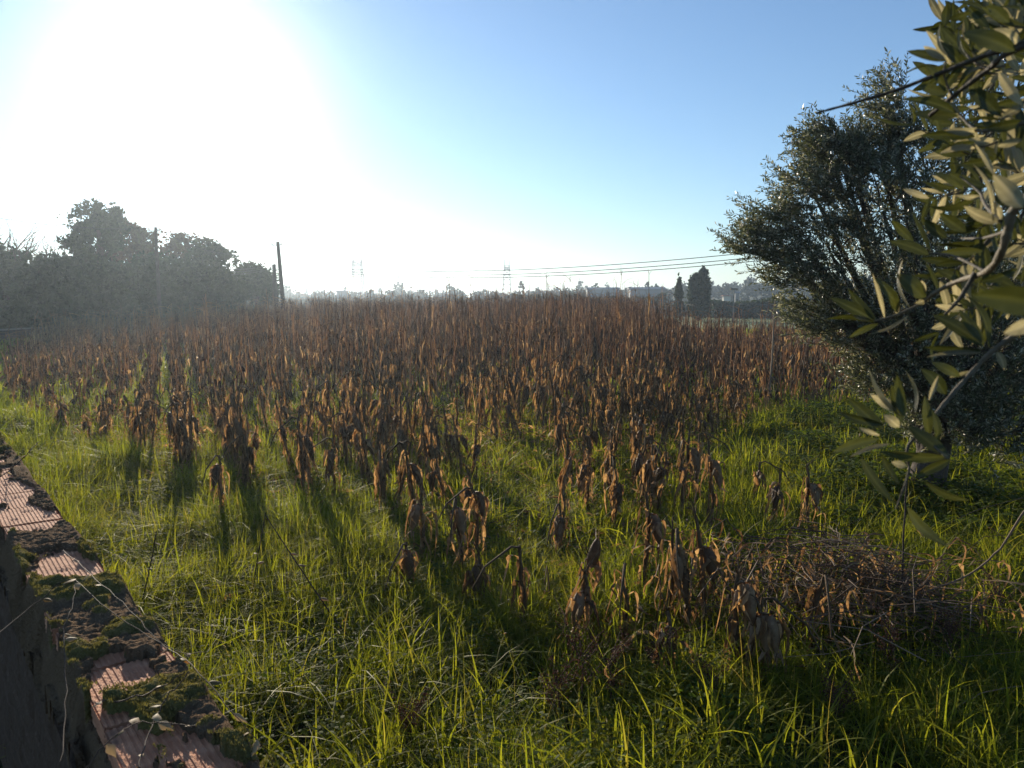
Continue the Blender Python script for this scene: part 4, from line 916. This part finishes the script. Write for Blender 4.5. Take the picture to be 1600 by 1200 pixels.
    stem([(1720,440,.8),(1660,480,.82),(1600,515,.84),(1552,548,.85),(1520,580,.85),(1488,616,.84),(1464,645,.83),(1440,672,.83),(1418,700,.83),(1421,731,.83)], .003, .0014, rn=.6)
    stem([(1440,672,.83),(1462,700,.81),(1482,714,.8)], .0015, .001); stem([(1421,731,.83),(1416,752,.83),(1400,795,.84)], .0014, .0008, rn=.6)
    # fill towards the frame's right edge and past it: twigs with paired leaves
    for i in range(46):
        px = random.uniform(1530, 1720); py = random.uniform(-30, 470); dp = random.uniform(.85, 1.35)
        L = random.uniform(60, 150); a = random.uniform(2.2, 4.0); ex, ey = px + math.cos(a) * L, py + math.sin(a) * L * .7
        stem([(px, py, dp), ((px + ex) / 2, (py + ey) / 2 + 5, dp), (ex, ey, dp)], .0014, .0007)
        for j in range(5):
            t = (j + 1) / 5
            for sg in (-1, 1):
                bx, by = px + (ex - px) * t, py + (ey - py) * t; a2 = a + sg * random.uniform(.4, 1.1); l2 = random.uniform(38, 70) / dp
                leaf(bx, by, bx + math.cos(a2) * l2, by + math.sin(a2) * l2, random.uniform(5, 17), dp, random.choice(['g', 'g', 'g', 'g', 'g', 'pale', 'lit']))
    # trunk and limbs standing beyond the right edge
    tr.tube(np.array([(0, 0, -.1), (.05, 0, .5), (-.03, .05, 1.1), (.02, 0, 1.6)]), np.array([.17, .13, .11, .09]), 10)
    for q in (pt(1750, 20, .85), pt(1700, 40, .82), pt(1700, 180, .8), pt(1720, 250, .72), pt(1720, 440, .8)):
        q = q - off; tr.tube(np.array([(0.02, 0, 1.5), (.1, -.15, 1.5 + (q[2] - 1.5) * .4), q * .6 + np.array([.05, -.03, .55 * 0 + .4 * 1.9]), q]), np.array([.04, .028, .012, .003]), 7)
    for i in range(46):                                          # leafy limbs beyond the frame
        pass
    tr.build('trunk', M['bark'], r); top.build('leaves', [M['olive_top'], M['olive_pale']], r)
olive_near()
# slim shoot rising from the grass to the olive sprig
def poly(name, label, cat, pts_, r0, r1, m, rn=.5, leaves=0, lm=None, lsize=.04, group=None):
    P = np.array(pts_); K = len(P); t = np.linspace(0, K - 1, K * 5); i = np.minimum(t.astype(int), K - 2); f = (t - i)[:, None]
    P0 = P[np.maximum(i - 1, 0)]; P1_ = P[i]; P2_ = P[i + 1]; P3 = P[np.minimum(i + 2, K - 1)]
    C = .5 * (2 * P1_ + (P2_ - P0) * f + (2 * P0 - 5 * P1_ + 4 * P2_ - P3) * f ** 2 + (3 * P1_ - P0 - 3 * P2_ + P3) * f ** 3) + rs.normal(0, .0015, (len(t), 3))
    o = C[0].copy(); r = empty(name, o); tag(r, label, cat, group); s = MB(); s.tube(C - o, np.linspace(r0, r1, len(C)), 6, rn)
    s.build('stem', m, r)
    for k in range(leaves):
        q = C[rs.randint(2, len(C))] - o; a = rs.uniform(0, 6.28); d = np.array([math.cos(a), math.sin(a), rs.uniform(-.5, .5)]); L = lsize * rs.uniform(.6, 1.3); tt = np.linspace(0, 1, 6)[:, None]
        Pl = q + d * tt * L; Pl[:, 2] -= (tt[:, 0] ** 2) * L * .4; l = MB(); l.ribbon(Pl[None], np.array([[-d[1], d[0], .3]]), np.array([.04, .6, 1, .8, .4, .03]) * L * .3, rs.uniform(.2, 1), fold=.4); l.build('leaf', lm, r)
    return r
rs.seed(9); random.seed(9)
g0 = gp(1411, 1010)
poly('sapling_shoot', 'slim dark upright shoot rising from the grass below the close olive sprig', 'shoot', [g0, at_y(1410, 900, g0[1]), at_y(1414, 800, g0[1]), at_y(1418, 745, g0[1] - .02)], .008, .004, M['bark'], .2)
g1 = gp(1440, 1000)
poly('dead_branch', 'long pale branch arching up to the right edge from the brush pile', 'branch', [gp(1120, 1000) + [0, 0, .25], at_y(1240, 965, g1[1] + .3), at_y(1400, 935, g1[1]), at_y(1500, 905, g1[1] - .1), at_y(1560, 860, g1[1] - .2), at_y(1600, 800, g1[1] - .3), at_y(1650, 730, g1[1] - .4)], .004, .008, M['twig'], .75)
poly('dead_branch', 'thin dark twig slanting across the weeds on the right', 'branch', [gp(1330, 900) + [0, 0, .1], at_y(1440, 840, 7), at_y(1520, 800, 7.2), at_y(1610, 775, 7.3)], .004, .003, M['bark'], .3)
poly('dead_branch', 'pale dry stem bending over the grass in the lower right corner', 'branch', [gp(1440, 1195), at_y(1480, 1120, 3.9), at_y(1540, 1082, 4), at_y(1620, 1070, 4.1)], .003, .003, M['twig'], .8)
poly('dead_branch', 'white dry stick lying low in front of the brush pile', 'branch', [gp(1210, 1075) + [0, 0, .12], gp(1300, 1060) + [0, 0, .12], gp(1400, 1048) + [0, 0, .16]], .005, .003, M['twig'], 1.)
# bramble vines over the wall: points given as distance along the wall, across it and above its top
def wv(px, py, up=.05):
    r_ = ray(px, py); t = (WZ + up - CH) / r_[2]; return CAMP + r_ * t
M['dryleaf'] = mat('bramble_leaf', [(.07, .09, .03), (.22, .12, .05), (.42, .34, .2)], .6, .35, (1.6, 1.3, .8))
vines = [([(-30, 1010, .03), (60, 940, .04), (110, 905, .10), (165, 950, .09), (250, 1005, .05), (300, 1040, .08), (370, 1120, .06), (430, 1190, .0)], .0022, .0016, 7, 'thin bramble vine trailing over the middle of the wall towards the grass'),
         ([(150, 1098, .02), (200, 1092, .05), (250, 1075, .05), (290, 1050, .1)], .0035, .002, 2, 'short pale dry twig lying across the brick nearest to us'),
         ([(215, 1200, .04), (240, 1130, .05), (265, 1085, .06), (295, 1050, .08)], .003, .002, 3, 'bent pale twig crossing the front brick beside the moss'),
         ([(95, 1190, .0), (102, 1080, .03), (100, 990, .08), (112, 950, .1), (118, 905, .12)], .0022, .0014, 5, 'upright bramble shoot with small leaves at the inner wall edge'),
         ([(0, 745, .02), (20, 730, .05), (40, 712, .12), (60, 690, .16)], .004, .003, 2, 'dark twigs hanging over the far end of the wall'),
         ([(120, 1215, .02), (180, 1150, .06), (230, 1128, .06), (305, 1135, .05)], .002, .0014, 7, 'leafy bramble runner with green leaves over the front mortar'),
         ([(100, 860, .05), (150, 905, .12), (210, 960, .12), (262, 1012, .1), (318, 1020, .1)], .002, .0013, 4, 'reddish bramble vine from the exposed bricks to the field edge of the wall')]
for v in vines: poly('bramble_vine', v[4], 'vine', [wv(*q) for q in v[0]], v[1] * .6, v[2] * .6, M['twig'], .15, v[3], M['dryleaf'], .03, 'bramble vines on the brick wall')
# dark thin stems standing in the grass on the left
for i, (x0, y0, x1, y1, lab) in enumerate([(385, 900, 415, 800, 'dark thin stem standing in the bright grass near the wall'), (208, 935, 245, 830, 'short dark stem in the bright grass beside the wall'), (560, 960, 415, 805, 'long dark twig leaning left through the grass'), (600, 905, 520, 950, 'dark fallen twig in the shaded grass before the front plants')]):
    q = gp(x0, y0 + 60); poly('dead_branch', lab, 'branch', [q, (q + at_y(x1, y1, q[1])) / 2 + rs.normal(0, .02, 3), at_y(x1, y1, q[1])], .006, .003, M['bark'], .3, 3, M['dryleaf'], .05)
# ------------------------------------------------------------------ brush pile and dry weeds
bp_ = MB(); c0 = gp(1310, 985)
for i in range(1000):
    a = rs.uniform(0, PI * 2); L = rs.uniform(.15, .8); q = c0 + np.array([rs.normal(.08, .62), rs.normal(0, .36), 0]); hh = .66 * math.exp(-((q[0] - c0[0]) ** 2) / .6); q[2] = rs.uniform(.01, max(.06, hh))
    d = np.array([math.cos(a), math.sin(a) * .8, rs.uniform(-.25, .3)]); m_ = rs.normal(0, .05, 3)
    bp_.tube(np.array([q - d * L / 2, q + m_ * L, q + d * L / 2]), np.array([1, .8, .5]) * rs.uniform(.0015, .0045), 4, rs.choice([.1, .3, .4, .6, 1.], p=[.2, .2, .2, .2, .2]))
lb = MB()
for i in range(480):
    q = c0 + np.array([rs.normal(-.1, .55), rs.normal(0, .34), rs.uniform(.05, .60)]); corn_leaf(lb, q, rs.uniform(0, 6.28), rs.uniform(.05, .3), rs.uniform(.02, .3), rs.uniform(.005, .018), rs.uniform(.1, .9), 8)
for i in range(46):                                              # stems still standing bent out of the heap
    q = c0 + np.array([rs.normal(-.1, .6), rs.normal(0, .3), 0]); L = rs.uniform(.4, .9); a = rs.uniform(0, 6.28); d = np.array([math.cos(a), math.sin(a), 0]) * rs.uniform(.1, .6)
    bp_.tube(np.array([q, q + d * L * .3 + [0, 0, L * .5], q + d * L * .7 + [0, 0, L * .75], q + d * L * 1.2 + [0, 0, L * rs.uniform(.5, .8)]]), np.array([1, .9, .7, .4]) * rs.uniform(.003, .007), 5, rs.uniform(.1, .8))
    corn_leaf(lb, q + d * L * .3 + [0, 0, L * .5], a, .08, rs.uniform(.15, .4), rs.uniform(.01, .022), rs.uniform(.3, 1), 9)
r = empty('brush_pile', c0); tag(r, 'tangled heap of dead brown stalks and twigs at the lower right', 'brush pile')
for o_, n_, mm_ in ((bp_, 'sticks', 'twig'), (lb, 'dead_leaves', 'corn')):
    for k in range(len(o_.v)): o_.v[k] = o_.v[k] - c0.astype(np.float32)
    tag(o_.build(n_, M[mm_], r), kind='stuff')
def dry_weed(px, py, h, lab, n_br=9, w_=.18):
    q = gp(px, py); r = empty('dry_weed', (q[0], q[1], 0)); tag(r, lab, 'dry weed', 'dried seed weeds in the grass')
    s = MB(); sd_ = MB(); s.tube(np.array([(0, 0, 0), (.02, 0, h * .5), (0, .02, h)]), np.array([.005, .004, .002]), 5, .2)
    for k in range(n_br):
        z = h * rs.uniform(.35, .95); a = rs.uniform(0, 6.28); L = rs.uniform(.1, .28) * w_ / .18; e = np.array([math.cos(a) * L * .6, math.sin(a) * L * .6, z + L * .8]); s.tube(np.array([(0, 0, z), e * [.5, .5, 0] + [0, 0, z + L * .45], e]), np.array([.0025, .002, .001]), 4, .2)
        n = 60; t = rs.uniform(.25, 1, (n, 1)); C = np.array([0, 0, z]) * (1 - t) + e * t + rs.normal(0, .013, (n, 3)); tri_leaves(sd_, C, .006, rs.uniform(0, 1, n), .7)
    n = 120; C = np.stack([rs.normal(0, .02, n), rs.normal(0, .02, n), rs.uniform(h * .5, h * 1.03, n)], -1); tri_leaves(sd_, C, .006, rs.uniform(0, 1, n), .7)
    s.build('stem', M['twig'], r); tag(sd_.build('seed_head', M['seed'], r, False), kind='stuff')
for px, py, h, lab in [(905, 1130, .5, 'largest reddish brown dried seed weed in the bright grass below the front corn'), (868, 1150, .36, 'dried seed weed just left of the largest one'), (950, 1120, .34, 'dried seed weed just right of the largest one'), (1030, 1090, .32, 'dried seed weed below the low pale ear'), (1110, 1130, .24, 'small dried seed weed below the large drooping ear'), (1300, 1160, .30, 'dried seed weed in front of the brush pile'), (1390, 1090, .42, 'dried seed weed at the right part of the brush pile'),
    (1555, 1010, .5, 'orange brown dried weed near the right edge'), (1560, 760, .85, 'tall rusty seed weed under the olive tree at the right edge'), (1510, 730, .8, 'rusty seed weed under the olive tree, left of the tall one'), (1480, 1060, .35, 'dried seed weed right of the slim dark shoot'), (640, 1180, .22, 'small dried weed at the bottom near the middle')]:
    dry_weed(px, py, h, lab)

# ------------------------------------------------------------------ air
hz = MB(); hz.box((0, 10, 13), (1560, 1560, 16)); hb = MB()
M['haze'] = bpy.data.materials.new('haze_air'); M['haze'].use_nodes = True; nt = M['haze'].node_tree; nt.nodes.clear()
o_ = N(nt, 'ShaderNodeOutputMaterial'); pv = N(nt, 'ShaderNodeVolumePrincipled'); pv.inputs['Density'].default_value = .00078; pv.inputs['Anisotropy'].default_value = .68
pv.inputs['Color'].default_value = (.66, .82, 1.0, 1); nt.links.new(pv.outputs[0], o_.inputs['Volume'])
h_ = hz.build('haze', M['haze'], None, False); h_['kind'] = 'stuff'; h_['label'] = 'pale bluish haze in the air'
